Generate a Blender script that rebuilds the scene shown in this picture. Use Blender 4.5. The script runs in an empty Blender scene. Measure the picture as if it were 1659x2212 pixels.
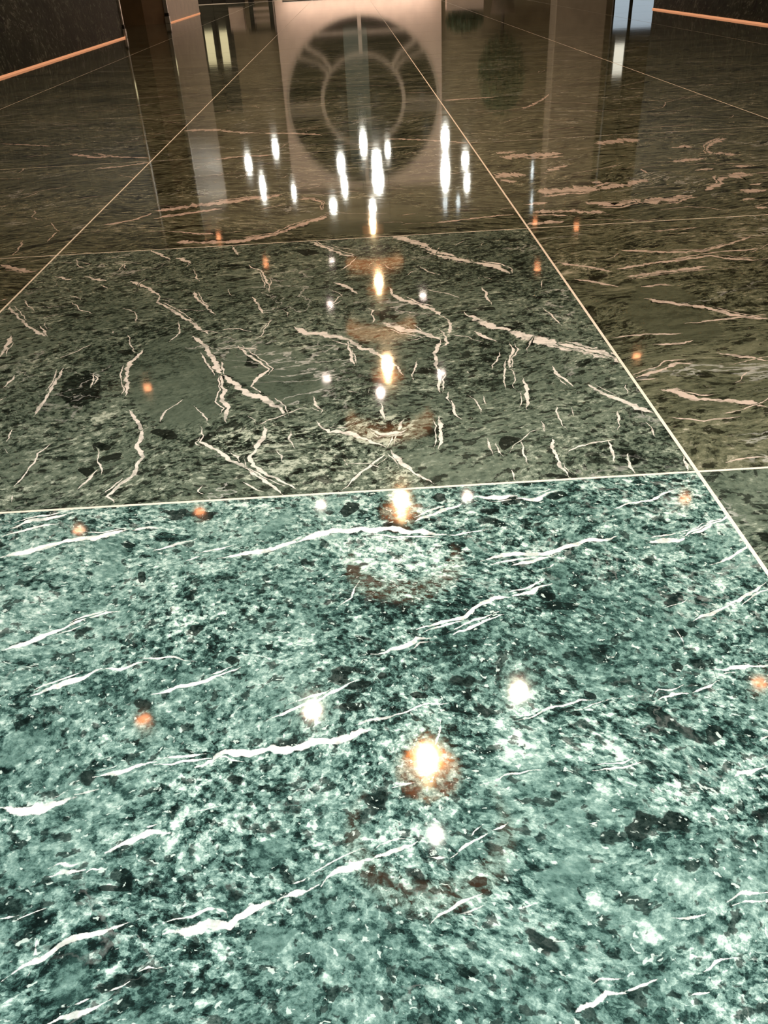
import bpy, bmesh, math, random
from mathutils import Vector, Matrix, noise

# ------------------------------------------------------------------ camera
sc = bpy.context.scene
COL = sc.collection
EYE = 0.5740                                  # a phone held low over the floor
TH, ROLL, YAW, FPX = 0.5927803, -0.0551284, 0.0077412, 1754.98
W, H = 1659.0, 2212.0
cam_data = bpy.data.cameras.new('camera')
cam = bpy.data.objects.new('camera', cam_data)
COL.objects.link(cam)
cam_data.sensor_fit = 'VERTICAL'
cam_data.sensor_height = 36.0
cam_data.lens = FPX / H * 36.0
cam_data.clip_start = 0.02
cam_data.clip_end = 200
fwd = Vector((0, math.cos(TH), -math.sin(TH)))
up0 = Vector((0, math.sin(TH), math.cos(TH)))
rt0 = Vector((1, 0, 0))
cr, sr = math.cos(ROLL), math.sin(ROLL)
right = rt0 * cr + up0 * sr
up = -rt0 * sr + up0 * cr
Rz = Matrix.Rotation(-YAW, 3, 'Z')
right, up, fwd = Rz @ right, Rz @ up, Rz @ fwd
cam.matrix_world = Matrix(((right.x, up.x, -fwd.x, 0), (right.y, up.y, -fwd.y, 0),
                           (right.z, up.z, -fwd.z, EYE), (0, 0, 0, 1)))
sc.camera = cam

# ------------------------------------------------------------------ light and exposure
world = bpy.data.worlds.new('world')
sc.world = world
world.use_nodes = True
world.node_tree.nodes['Background'].inputs[0].default_value = (1.0, 0.9, 0.75, 1)
world.node_tree.nodes['Background'].inputs[1].default_value = 0.01
vs = sc.view_settings
vs.view_transform = 'Standard'
vs.look = 'None'
vs.gamma = 1.0
vs.use_curve_mapping = False
vs.exposure = 0.0

def lamp(name, kind, loc, power, color, rot=None, **kw):
    d = bpy.data.lights.new(name, kind)
    d.energy = power
    d.color = color
    for k, v in kw.items():
        setattr(d, k, v)
    o = bpy.data.objects.new(name, d)
    COL.objects.link(o)
    o.location = loc
    if rot:
        o.rotation_euler = rot
    return o

COOL = (0.90, 1.0, 0.97)
WARM = (1.0, 0.72, 0.47)
# cool spot recessed in the ceiling over the phone, aimed at the nearest tile
lamp('spot_light', 'SPOT', (0.02, -0.50, 3.18), 690, COOL, (math.radians(2), 0, 0),
     spot_size=math.radians(75), spot_blend=1.0, shadow_soft_size=0.08)
# added warm fill spot behind the camera, brightens the floor further down the hall
lamp('spot_light', 'SPOT', (0.5, -1.2, 3.18), 640, (1.0, 0.86, 0.68), (math.radians(50), 0, 0),
     spot_size=math.radians(62), spot_blend=1.0, shadow_soft_size=0.08)
# added warm fill light over the tall far hall
lamp('area_light', 'AREA', (0.5, 18.8, 6.3), 340, (1.0, 0.86, 0.68), shape='RECTANGLE', size=9, size_y=5.5)
sc.cycles.max_bounces = 7
sc.cycles.diffuse_bounces = 3
sc.cycles.glossy_bounces = 4

# traced on the slabs: (points in metres, widths in millimetres)
VEINS=[
([(-0.3404,0.8555),(-0.3325,0.8277),(-0.3249,0.7982),(-0.3194,0.7731),(-0.3224,0.754),(-0.3346,0.7432)],[12.34,12.12,11.95,12.23,11.32,8.8],'ps'),
([(-0.1475,0.8088),(-0.1324,0.8338),(-0.1167,0.861)],[8.29,8.51,8.73],'ps'),
([(-0.0681,0.8007),(-0.0343,0.8217)],[11.6,11.8],'ps'),
([(-0.5353,1.8576),(-0.4834,1.8002),(-0.4459,1.7387),(-0.4441,1.7033),(-0.392,1.6307),(-0.3485,1.5663)],[8.68,7.14,3.07,4.07,5.94,5.57],'pv'),
([(-0.353,1.5772),(-0.3294,1.5309),(-0.3067,1.4985)],[4.94,5.68,6.65],'pv'),
([(-0.3765,1.7569),(-0.3539,1.6939),(-0.3305,1.6533),(-0.3074,1.6036)],[5.51,5.11,4.81,4.84],'pv'),
([(-0.3357,1.4959),(-0.3148,1.4626),(-0.2959,1.4219),(-0.2712,1.3452),(-0.2554,1.3038)],[7.66,7.95,8.5,8.25,7.9],'pv'),
([(-0.2563,1.3116),(-0.2466,1.2472),(-0.2426,1.2031),(-0.2281,1.1763),(-0.2301,1.1445),(-0.225,1.1206)],[5.53,5.36,4.99,4.99,5.1,4.82],'pv'),
([(-0.2664,1.3647),(-0.2575,1.3332),(-0.2516,1.2995)],[3.11,3.12,3.12],'pv'),
([(-0.2554,1.3038),(-0.2307,1.263),(-0.1995,1.2232),(-0.1705,1.1936),(-0.1445,1.1622),(-0.1366,1.1294)],[7.16,7.92,9.23,9.32,6.0,2.45],'pv'),
([(-0.2446,1.4363),(-0.22,1.3892),(-0.1956,1.3504),(-0.1742,1.3175),(-0.1866,1.2942),(-0.1966,1.273),(-0.2006,1.2499),(-0.1787,1.2204)],[4.11,4.38,4.77,0.8,5.08,3.65,2.08,4.63],'pv'),
([(-0.4192,1.4402),(-0.421,1.408),(-0.4296,1.378),(-0.428,1.3337),(-0.4091,1.2602),(-0.4074,1.2422)],[6.27,6.18,6.07,5.64,5.3,5.45],'pv'),
([(-0.3895,1.189),(-0.3693,1.1465),(-0.3553,1.1143),(-0.3495,1.0701),(-0.3366,1.0315),(-0.3397,1.0083),(-0.3374,0.9826),(-0.3546,0.9459),(-0.3619,0.9292),(-0.3519,0.9213),(-0.3478,0.9119)],[4.54,4.46,4.77,4.68,4.65,4.73,4.63,4.31,4.38,3.14,3.85],'pv'),
([(-0.3902,1.0051),(-0.3993,0.9773),(-0.4087,0.9483)],[4.0,3.92,3.84],'pv'),
([(-0.5493,1.3747),(-0.5475,1.3349),(-0.5422,1.2691),(-0.5443,1.2091),(-0.5424,1.1843)],[5.15,5.01,4.86,4.7,4.57],'pv'),
([(-0.7009,1.552),(-0.6964,1.5204),(-0.6915,1.4806),(-0.6869,1.4425)],[6.53,6.44,6.32,6.19],'pv'),
([(-0.6275,1.3558),(-0.63,1.3271),(-0.6337,1.3032)],[4.34,4.27,4.21],'pv'),
([(-0.5622,1.1445),(-0.5578,1.1169),(-0.5562,1.1022)],[3.64,3.59,3.59],'pv'),
([(-0.5535,1.0805),(-0.5421,1.0653)],[3.14,3.11],'pv'),
([(-0.7701,1.7292),(-0.7453,1.6912),(-0.7244,1.6578),(-0.6982,1.6219),(-0.6704,1.5793),(-0.6493,1.5562),(-0.6294,1.5363)],[4.73,4.48,4.87,4.89,5.38,7.12,7.35],'pv'),
([(-0.6641,1.6036),(-0.6444,1.5703),(-0.6275,1.536)],[3.85,3.9,3.94],'pv'),
([(-0.2674,1.1183),(-0.2558,1.0872),(-0.2596,1.0662),(-0.2456,1.0547),(-0.2323,1.0421),(-0.2157,1.0173),(-0.197,0.9981),(-0.1753,0.9766),(-0.1531,0.9435),(-0.1356,0.9181),(-0.1255,0.9056)],[2.26,0.05,1.56,6.48,5.04,4.97,5.71,4.87,4.15,4.31,4.59],'pv'),
([(-0.2072,1.0296),(-0.1976,1.0152),(-0.1904,0.9974)],[3.64,3.91,4.09],'pv'),
([(-0.1668,1.1058),(-0.1643,1.076),(-0.1709,1.0348),(-0.1791,1.0156),(-0.1732,0.989),(-0.1584,0.9684),(-0.1346,0.9474),(-0.1145,0.9274),(-0.1046,0.9147)],[5.62,5.62,5.43,5.39,4.57,3.39,3.05,3.31,3.56],'pv'),
([(-0.1954,1.1447),(-0.1869,1.1312),(-0.1804,1.115)],[2.85,3.03,3.16],'pv'),
([(-0.0881,1.1156),(-0.0781,1.0872),(-0.0674,1.0713),(-0.0398,1.0679),(-0.0195,1.0483),(0.0005,1.0347),(0.0166,1.0178)],[2.79,3.56,7.69,7.8,6.59,6.46,5.8],'pv'),
([(0.0146,0.9993),(0.0037,0.9876),(-0.0078,0.9698),(-0.0209,0.9503),(-0.0306,0.9333),(-0.0473,0.9084)],[3.19,3.38,3.45,3.45,3.39,3.28],'pv'),
([(0.0196,1.0093),(0.0326,0.9816),(0.0428,0.9577),(0.0599,0.9314),(0.0748,0.9097)],[4.94,4.69,5.24,5.86,5.87],'pv'),
([(0.0448,1.1018),(0.0338,1.066),(0.0243,1.0388),(0.0185,1.0148)],[3.47,3.38,3.33,3.3],'pv'),
([(-0.0051,1.0782),(0.0094,1.059),(0.0388,1.0582),(0.0496,1.067)],[4.57,6.59,6.9,5.31],'pv'),
([(-0.1423,1.0287),(-0.137,1.0107),(-0.1311,0.9905)],[2.5,2.47,2.43],'pv'),
([(-0.0945,1.2005),(-0.0912,1.1666),(-0.0782,1.1487),(-0.0815,1.1333)],[2.96,2.7,2.69,2.9],'pv'),
([(-0.1428,1.5138),(-0.1142,1.4735),(-0.0832,1.464),(-0.0611,1.4468),(-0.0395,1.4276),(-0.0143,1.3908),(0.0022,1.3776),(0.0255,1.3327),(0.0368,1.311),(0.0511,1.2798),(0.0576,1.2563)],[7.89,10.5,12.37,10.47,8.65,8.43,7.45,5.98,5.62,4.63,3.58],'pv'),
([(-0.0395,1.4276),(-0.0353,1.3896),(-0.0313,1.3512),(-0.0275,1.3104)],[4.2,4.11,4.03,3.94],'pv'),
([(-0.2353,0.9468),(-0.2399,0.9273),(-0.2326,0.9196)],[2.56,2.48,1.63],'pv'),
([(-0.4927,0.9459),(-0.4899,0.9284)],[3.16,3.12],'pv'),
([(-0.185,0.9471),(-0.1679,0.9333),(-0.1509,0.9164)],[3.44,3.22,3.0],'pv'),
([(-0.4854,1.3457),(-0.4753,1.2818)],[3.27,3.15],'pv'),
([(-0.5388,2.103),(-0.5081,2.065),(-0.4716,2.0041)],[9.98,8.27,6.98],'pv'),
([(-0.4599,2.0208),(-0.436,1.9936),(-0.411,1.963)],[10.41,10.01,9.61],'pv'),
([(-0.3321,2.0944),(-0.3183,2.0554),(-0.3052,2.01)],[5.26,5.27,5.25],'pv'),
([(-0.1331,2.1039),(-0.1082,2.0536),(-0.0786,2.012),(-0.0501,1.9718),(-0.0224,1.9439)],[6.95,7.89,8.87,9.61,10.52],'pv'),
([(-0.2745,1.93),(-0.2551,1.898),(-0.2371,1.8774),(-0.2207,1.8078),(-0.2111,1.7525)],[3.38,3.11,3.78,3.97,3.92],'pv'),
([(-0.2419,1.7038),(-0.2251,1.6496),(-0.2078,1.5926)],[3.63,3.55,3.45],'pv'),
([(-0.7268,1.9259),(-0.702,1.9077),(-0.6767,1.883)],[9.2,8.2,7.28],'pv'),
([(-0.6581,1.9134),(-0.6242,1.8869),(-0.5928,1.868)],[8.97,9.49,10.1],'pv'),
([(-0.5971,1.8426),(-0.5766,1.8103)],[4.4,4.33],'pv'),
([(-0.9006,2.0479),(-0.8679,2.0195),(-0.8385,1.9994),(-0.8084,1.9758),(-0.7836,1.9748)],[10.53,11.33,11.78,14.8,18.7],'pv'),
([(-0.8023,1.7696),(-0.7884,1.7822)],[9.28,9.33],'pv'),
([(0.1883,1.5358),(0.2101,1.4945),(0.2241,1.4679)],[11.55,11.31,11.15],'pv'),
([(0.2095,1.4897),(0.2431,1.4483),(0.2693,1.4233)],[14.11,14.42,15.05],'pv'),
([(0.2613,1.4268),(0.2906,1.3996),(0.3089,1.3638),(0.3384,1.3466),(0.3697,1.3231),(0.3983,1.2924),(0.4225,1.2595)],[24.7,21.27,22.24,25.4,23.43,21.03,19.72],'pv'),
([(0.3322,1.356),(0.3673,1.3297),(0.4013,1.3041),(0.423,1.2809)],[9.62,9.48,9.03,8.41],'pv'),
([(0.198,1.4367),(0.2144,1.4001),(0.2325,1.3797)],[5.99,6.97,8.29],'pv'),
([(0.3059,1.2628),(0.3081,1.2435),(0.3116,1.2246),(0.3169,1.1969),(0.3231,1.1752)],[4.46,4.36,4.26,4.13,3.99],'pv'),
([(0.3475,1.1839),(0.3626,1.1562),(0.3772,1.1294),(0.3913,1.1036),(0.4063,1.083),(0.4189,1.0677)],[7.04,6.91,6.79,7.07,7.54,7.64],'pv'),
([(0.0502,1.7127),(0.056,1.6672),(0.0661,1.6369),(0.0973,1.6039),(0.1271,1.5667),(0.1499,1.5166)],[3.06,4.34,9.9,11.49,9.21,7.49],'pv'),
([(0.1499,1.5166),(0.158,1.4664),(0.1447,1.422)],[4.27,4.35,4.23],'pv'),
([(0.0794,2.111),(0.127,2.0304),(0.1614,1.9645),(0.21,1.899),(0.252,1.8481)],[11.7,10.94,11.43,12.49,12.59],'pv'),
([(0.0794,2.111),(0.1276,2.0384),(0.1627,1.9797)],[17.66,16.69,15.7],'pv'),
([(0.169,1.9253),(0.2133,1.8803),(0.252,1.8481)],[13.96,14.18,14.54],'pv'),
([(0.252,1.8481),(0.2743,1.8335),(0.2943,1.8126),(0.3098,1.7796),(0.3176,1.7521)],[18.56,17.3,13.42,9.8,8.09],'pv'),
([(0.2522,1.3724),(0.255,1.3401),(0.2419,1.3012),(0.231,1.2544)],[4.0,4.04,3.92,3.83],'pv'),
([(0.2481,1.2243),(0.2478,1.1976),(0.2461,1.1719),(0.2436,1.139),(0.2344,1.1083)],[4.48,4.42,4.36,4.27,4.13],'pv'),
([(0.253,1.0178),(0.2493,0.9846),(0.2501,0.9524),(0.248,0.934),(0.2531,0.9095)],[3.93,3.83,3.73,3.63,3.44],'pv'),
([(0.2094,1.0163),(0.2069,0.9766),(0.2074,0.9449)],[3.28,3.18,3.09],'pv'),
([(0.1627,1.0289),(0.1611,0.9951),(0.1633,0.9753)],[3.31,3.22,3.11],'pv'),
([(0.2498,1.0683),(0.246,1.0326)],[2.72,2.65],'pv'),
([(0.0991,1.1025),(0.0998,1.0724),(0.095,1.0371),(0.0918,1.0034)],[4.17,4.12,4.03,3.93],'pv'),
([(0.1316,1.4016),(0.1174,1.3397),(0.1129,1.2903),(0.1164,1.2612),(0.1099,1.2164),(0.1088,1.1818)],[5.05,4.89,4.71,4.65,4.54,4.42],'pv'),
([(0.0297,1.5085),(0.0491,1.4836),(0.0663,1.4595),(0.0943,1.4482),(0.1149,1.4243),(0.1343,1.4034)],[9.46,9.12,11.48,11.75,9.8,9.86],'pv'),
([(0.0876,1.4896),(0.1036,1.4444)],[3.82,3.73],'pv'),
([(0.1244,1.1883),(0.1192,1.167),(0.1228,1.1387)],[3.69,3.65,3.48],'pv'),
([(0.37,1.0907),(0.3639,1.0613),(0.3535,1.0264)],[2.73,2.66,2.58],'pv'),
([(0.3496,0.9597),(0.3408,0.9294),(0.3393,0.9032)],[3.07,3.04,2.98],'pv'),
([(0.4194,0.9451),(0.4174,0.9266),(0.4111,0.9033)],[3.68,3.61,3.52],'pv'),
([(0.3288,1.0017),(0.3277,0.9687),(0.3242,0.9375)],[3.21,3.14,3.07],'pv'),
([(0.1865,0.9411),(0.1823,0.9271),(0.1835,0.9056)],[3.06,3.08,2.98],'pv'),
([(0.3037,1.1071),(0.3001,1.0768)],[2.78,2.72],'pv'),
([(0.4049,1.1761),(0.3991,1.1429)],[2.88,2.82],'pv'),
([(0.3995,1.0494),(0.4007,1.0206),(0.3988,1.0)],[3.27,3.23,3.2],'pv'),
([(0.2445,1.6785),(0.2478,1.62),(0.2499,1.5702)],[3.78,3.68,3.59],'pv'),
([(-0.0697,1.7648),(-0.0392,1.7284),(-0.0148,1.6794)],[7.98,6.61,5.32],'pv'),
([(0.177,1.1643),(0.176,1.1317)],[2.9,2.84],'pv'),
([(0.0116,1.1613),(0.0155,1.1287),(0.0178,1.0976)],[2.85,2.81,2.76],'pv'),
([(0.4293,1.1956),(0.4563,1.2098),(0.4838,1.2243),(0.5007,1.2406),(0.5371,1.2449)],[7.66,7.73,6.76,8.82,10.39],'pv'),
([(0.4278,1.1904),(0.4463,1.1897),(0.4637,1.1855)],[5.16,5.26,5.31],'pv'),
([(0.4541,1.1557),(0.4738,1.1379),(0.4976,1.1135),(0.5287,1.1013),(0.5626,1.089),(0.5901,1.073)],[10.89,10.6,11.1,11.34,11.25,11.03],'pv'),
([(0.5893,1.2804),(0.623,1.2556),(0.6623,1.2345)],[7.82,7.83,7.81],'pv'),
([(0.4343,1.3665),(0.5072,1.3729),(0.5642,1.3685)],[4.08,4.21,4.31],'pv'),
([(0.4963,1.325),(0.5448,1.324),(0.573,1.3345)],[6.04,5.7,4.93],'pv'),
([(0.5527,1.6934),(0.6247,1.7022),(0.689,1.7158),(0.7437,1.7283)],[11.33,11.15,10.9,10.91],'pv'),
([(0.5416,1.7432),(0.6473,1.7731),(0.7405,1.7895),(0.7756,1.8001),(0.8232,1.7633),(0.8632,1.7489)],[8.25,8.62,8.78,10.46,10.11,10.15],'pv'),
([(0.5948,1.8788),(0.6804,1.8436),(0.7781,1.8352),(0.8551,1.8829),(0.9223,1.9275)],[10.85,10.68,9.06,6.65,6.63],'pv'),
([(0.55,1.5546),(0.6052,1.5134),(0.6533,1.4848),(0.6813,1.4429),(0.7358,1.4078)],[10.13,10.06,9.44,9.16,9.47],'pv'),
([(0.5657,1.622),(0.6009,1.6275),(0.6334,1.6246)],[7.79,8.21,8.5],'pv'),
([(0.4304,1.8143),(0.4791,1.7779),(0.5382,1.7309)],[9.23,9.0,8.75],'pv'),
([(0.4449,1.6974),(0.4855,1.6628),(0.5293,1.6284)],[8.11,8.06,8.0],'pv'),
([(0.7122,2.0123),(0.7721,2.0207),(0.8295,2.0213)],[7.45,7.7,7.9],'pv'),
([(0.6838,1.79),(0.7891,1.8223),(0.9174,1.8295)],[5.56,6.16,6.54],'pv'),
([(0.5832,1.411),(0.6562,1.4229),(0.7456,1.4325)],[4.11,4.21,4.29],'pv'),
([(0.4336,1.0598),(0.4811,1.0391),(0.5384,1.0465)],[3.0,2.88,2.64],'pv'),
([(0.4629,0.9214),(0.4974,0.9296),(0.5292,0.9321)],[2.06,2.18,2.29],'pv'),
([(0.4263,2.6972),(0.4777,2.7245),(0.5264,2.7323)],[52.67,58.68,63.66],'pv'),
([(0.4342,2.6356),(0.461,2.6416),(0.4871,2.6349)],[35.17,37.63,37.84],'pv'),
([(0.487,3.0752),(0.5254,3.0896),(0.5644,3.0953)],[28.9,30.58,31.91],'pv'),
([(0.4926,3.0065),(0.558,3.0122),(0.6221,3.0101),(0.7106,3.0092)],[46.32,47.07,47.44,47.36],'pv'),
([(0.859,3.1488),(0.9428,3.1785),(1.0322,3.1881)],[43.93,47.62,50.4],'pv'),
([(1.3233,3.1234),(1.2623,3.0593),(1.2224,3.0092),(1.1824,2.9272),(1.1759,2.8637)],[30.92,27.69,14.15,3.24,17.67],'pv'),
([(1.1787,2.8709),(1.2204,2.8666),(1.2562,2.84)],[37.47,38.81,37.11],'pv'),
([(1.0131,2.7789),(1.08,2.7977),(1.1384,2.8039)],[23.91,25.28,26.59],'pv'),
([(0.5183,2.4786),(0.5994,2.4762),(0.6689,2.4826),(0.7246,2.4867)],[45.08,44.49,43.9,44.13],'pv'),
([(0.6946,2.4762),(0.7563,2.5029),(0.7916,2.5062),(0.8713,2.5545)],[31.99,34.9,31.78,28.7],'pv'),
([(0.6971,2.5678),(0.7253,2.5417)],[32.32,32.04],'pv'),
([(0.6186,2.3312),(0.6633,2.3048),(0.6926,2.272),(0.7289,2.3105),(0.7882,2.3285)],[29.8,28.04,28.18,21.34,26.24],'pv'),
([(0.7707,2.3006),(0.8111,2.3069),(0.8516,2.3133),(0.8864,2.3211),(0.9232,2.3451)],[37.14,37.23,36.72,31.06,26.33],'pv'),
([(0.9797,2.3819),(1.0178,2.4306),(1.0524,2.4579),(1.0681,2.5095),(1.1007,2.5328)],[15.33,20.5,10.64,11.33,30.71],'pv'),
([(1.0982,2.5335),(1.1429,2.5411),(1.1744,2.5262)],[42.98,48.48,50.25],'pv'),
([(1.066,2.3605),(1.0992,2.3523),(1.1435,2.3583)],[33.06,31.13,28.84],'pv'),
([(1.0367,2.269),(1.0505,2.2657),(1.0694,2.2718)],[41.17,37.03,31.91],'pv'),
([(1.0327,2.178),(1.0644,2.1608)],[29.11,28.92],'pv'),
([(0.453,2.3435),(0.486,2.3464),(0.5226,2.3539)],[19.95,19.6,19.26],'pv'),
([(0.4638,2.2638),(0.5188,2.2563),(0.5713,2.2393),(0.6512,2.2113)],[29.25,29.25,28.87,28.54],'pv'),
([(0.6006,2.7475),(0.6402,2.7796),(0.6837,2.8191)],[17.37,16.9,16.53],'pv'),
([(0.7556,2.3363),(0.7707,2.2796)],[10.94,10.72],'pv'),
([(0.4213,2.1354),(0.4707,2.1428),(0.5235,2.1589)],[20.87,20.3,19.74],'pv'),
([(1.0863,2.9986),(1.1409,3.0167),(1.1645,2.9921)],[26.46,32.48,29.63],'pv'),
([(0.8925,2.7034),(0.8931,2.6341)],[8.12,7.94],'pv'),
([(1.0397,2.6423),(1.1038,2.6595)],[16.44,16.53],'pv'),
([(1.1194,2.4168),(1.161,2.4361)],[15.75,15.86],'pv'),
([(1.1636,2.664),(1.234,2.6587)],[19.61,19.58],'pv'),
([(-0.6059,2.5072),(-0.5365,2.541),(-0.4557,2.5561),(-0.3347,2.5972),(-0.2656,2.6165),(-0.238,2.6279)],[28.06,29.27,29.52,29.81,29.98,29.37],'pv'),
([(-0.731,2.3795),(-0.6489,2.4218),(-0.6097,2.4918)],[10.45,9.46,7.45],'pv'),
([(-0.5967,2.4257),(-0.4716,2.4766),(-0.4069,2.5)],[16.16,16.51,16.74],'pv'),
([(-0.4846,2.1628),(-0.3978,2.1452),(-0.3071,2.1352),(-0.2213,2.187),(-0.1642,2.2667),(-0.1154,2.3191),(-0.0879,2.3532)],[20.91,21.09,21.6,17.67,15.87,17.02,16.44],'pv'),
([(-0.1112,2.4051),(-0.1166,2.4602),(-0.1109,2.5035),(-0.1427,2.5513),(-0.1919,2.5631)],[1.16,0.48,4.3,13.85,17.09],'pv'),
([(-0.516,2.2716),(-0.4347,2.2316),(-0.3902,2.2223)],[7.88,8.18,8.82],'pv'),
([(0.1882,2.2043),(0.2957,2.228),(0.4148,2.25)],[8.77,8.91,9.03],'pv'),
([(-0.7662,3.9835),(-0.6748,3.965),(-0.5889,3.9361),(-0.5405,3.8718),(-0.4129,3.7943)],[36.96,35.92,28.6,26.13,28.89],'pv'),
([(-0.4129,3.7943),(-0.2521,3.7412),(-0.133,3.6571)],[21.95,20.33,17.92],'pv'),
([(0.1094,3.493),(0.2344,3.4427),(0.336,3.3701),(0.4293,3.292)],[19.34,18.27,16.42,15.68],'pv'),
([(-1.0605,3.5516),(-0.9609,3.4462),(-0.7807,3.3574)],[10.52,13.69,15.45],'pv'),
([(-1.1558,3.5603),(-1.0144,3.4432),(-0.9609,3.4462)],[18.75,21.98,30.35],'pv'),
([(0.4348,4.4687),(0.5632,4.4833),(0.7009,4.4772)],[31.61,32.22,32.48],'pv'),
([(0.7635,4.0584),(0.8264,4.1672),(0.8925,4.2815),(0.9723,4.4839)],[13.92,14.26,10.56,8.41],'pv'),
([(-1.5587,3.9119),(-1.4117,3.8332),(-1.2807,3.7605)],[14.36,14.0,13.65],'pv'),
([(-0.8958,2.4504),(-0.8579,2.3677),(-0.8366,2.3392)],[2.34,2.17,1.85],'pv'),
([(-0.8434,2.3407),(-0.844,2.258),(-0.8395,2.235)],[4.12,3.95,3.72],'pv'),
([(-0.9143,2.2635),(-0.8968,2.1738),(-0.8945,2.1244)],[3.78,3.73,3.76],'pv'),
([(-0.5378,3.261),(-0.438,3.2939),(-0.3156,3.2851)],[17.98,18.56,18.22],'pv'),
([(-0.9731,3.2139),(-0.8745,3.2281),(-0.7659,3.2826)],[18.11,18.17,18.01],'pv'),
([(-0.4619,0.8053),(-0.4361,0.8121),(-0.4027,0.8231),(-0.3716,0.8346),(-0.3463,0.8369),(-0.3134,0.8445)],[6.12,6.17,6.22,6.3,6.28,6.34],'pv'),
([(-0.3134,0.8445),(-0.2907,0.8473),(-0.2736,0.8496)],[4.2,4.22,4.23],'pv'),
([(-0.4712,0.865),(-0.452,0.8785),(-0.4297,0.8836),(-0.3936,0.8937)],[4.32,4.55,4.58,4.62],'pv'),
([(-0.4767,0.8473),(-0.4414,0.8639),(-0.4081,0.8708)],[3.28,3.35,3.35],'pv'),
([(-0.4017,0.6349),(-0.3787,0.6454),(-0.3607,0.6581),(-0.3393,0.6693),(-0.323,0.6828),(-0.3085,0.6853),(-0.2891,0.6889)],[3.74,3.73,3.76,3.76,3.92,4.02,4.03],'pv'),
([(-0.3408,0.6746),(-0.3234,0.6844),(-0.303,0.694)],[2.32,2.36,2.4],'pv'),
([(-0.1937,0.7742),(-0.1616,0.782),(-0.1316,0.7864),(-0.1073,0.798),(-0.0825,0.8099),(-0.0571,0.8171)],[4.6,4.65,4.6,4.43,4.62,4.77],'pv'),
([(-0.1018,0.7994),(-0.0797,0.8096),(-0.0571,0.8161),(-0.0343,0.8177),(-0.0116,0.8163),(0.0222,0.8099),(0.061,0.799),(0.0802,0.7951)],[6.23,6.47,6.81,6.92,6.86,6.73,6.65,6.67],'pv'),
([(-0.232,0.7734),(-0.2217,0.7779),(-0.2111,0.7805)],[4.5,4.6,4.66],'pv'),
([(-0.2747,0.796),(-0.2488,0.8076),(-0.2253,0.8196)],[3.78,3.79,3.8],'pv'),
([(-0.2206,0.7888),(-0.1962,0.7928),(-0.1744,0.7972)],[2.85,2.86,2.87],'pv'),
([(0.0801,0.7932),(0.1057,0.7973),(0.1348,0.8041)],[2.77,2.74,2.73],'pv'),
([(0.113,0.7395),(0.1369,0.7459),(0.1618,0.7497),(0.1877,0.7445),(0.2086,0.7541),(0.2383,0.7648),(0.2635,0.7669),(0.2815,0.7726)],[4.02,4.14,4.43,4.27,3.76,4.16,4.26,3.99],'pv'),
([(0.1446,0.7277),(0.1722,0.7337),(0.2005,0.7414)],[3.19,3.17,3.15],'pv'),
([(0.3091,0.7549),(0.3263,0.7577),(0.3456,0.7586),(0.3655,0.7687),(0.3821,0.7765)],[5.0,5.17,4.69,4.06,4.16],'pv'),
([(0.3524,0.7625),(0.3814,0.7746),(0.3993,0.7853),(0.4202,0.796)],[4.99,4.77,4.56,4.78],'pv'),
([(0.0319,0.6289),(0.0568,0.6374),(0.0845,0.6458),(0.1017,0.6645),(0.1201,0.6705),(0.1408,0.6748)],[3.25,3.3,2.89,2.81,3.54,3.63],'pv'),
([(0.1355,0.6729),(0.1617,0.6783),(0.176,0.6865),(0.1858,0.692)],[4.35,4.12,3.63,3.66],'pv'),
([(0.0667,0.6167),(0.0925,0.6321),(0.1105,0.6398),(0.1261,0.6457)],[2.21,2.33,2.5,2.55],'pv'),
([(-0.0169,0.5989),(-0.0029,0.5991),(0.016,0.6041),(0.0311,0.6178),(0.0524,0.6166)],[3.97,3.9,3.41,3.81,4.13],'pv'),
([(0.3188,0.6224),(0.346,0.6308),(0.3681,0.6436),(0.3892,0.6531),(0.4165,0.6716)],[2.96,2.72,2.56,2.43,2.24],'pv'),
([(0.3164,0.6155),(0.3521,0.634),(0.3704,0.6434)],[1.49,1.52,1.53],'pv'),
([(0.2479,0.5136),(0.2559,0.5186),(0.2632,0.5209),(0.281,0.5223)],[2.62,2.98,3.7,3.83],'pv'),
([(0.2785,0.5214),(0.2977,0.5268),(0.3137,0.5344)],[1.95,1.85,1.71],'pv'),
([(0.3079,0.5482),(0.3213,0.5483),(0.3349,0.549),(0.3637,0.5497)],[3.57,3.54,3.54,3.56],'pv'),
([(-0.3489,0.568),(-0.3319,0.5788),(-0.3128,0.5834),(-0.2995,0.5937),(-0.2829,0.6013)],[3.78,3.95,3.94,3.9,4.03],'pv'),
([(-0.287,0.5991),(-0.2572,0.6011),(-0.242,0.6063)],[2.68,2.71,2.71],'pv'),
([(-0.2304,0.5601),(-0.207,0.5673),(-0.1854,0.5728),(-0.1639,0.5823),(-0.1466,0.5917)],[3.09,3.13,3.11,3.05,3.03],'pv'),
([(-0.1154,0.5202),(-0.0925,0.5325),(-0.0688,0.5393),(-0.0492,0.5542),(-0.0268,0.5627)],[2.06,2.18,2.12,2.12,2.28],'pv'),
([(-0.1739,0.4697),(-0.1627,0.4764),(-0.1515,0.4846),(-0.1434,0.4855),(-0.1267,0.4827),(-0.1063,0.4848),(-0.0816,0.4854),(-0.0611,0.489),(-0.0424,0.4928),(-0.0278,0.4986),(-0.0181,0.5011)],[4.69,4.62,4.95,5.12,5.13,5.18,5.18,5.15,5.07,5.03,5.17],'pv'),
([(-0.2623,0.468),(-0.2505,0.4691),(-0.2389,0.4712),(-0.2196,0.4756),(-0.2082,0.4798)],[3.54,3.57,3.59,3.61,3.6],'pv'),
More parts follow.
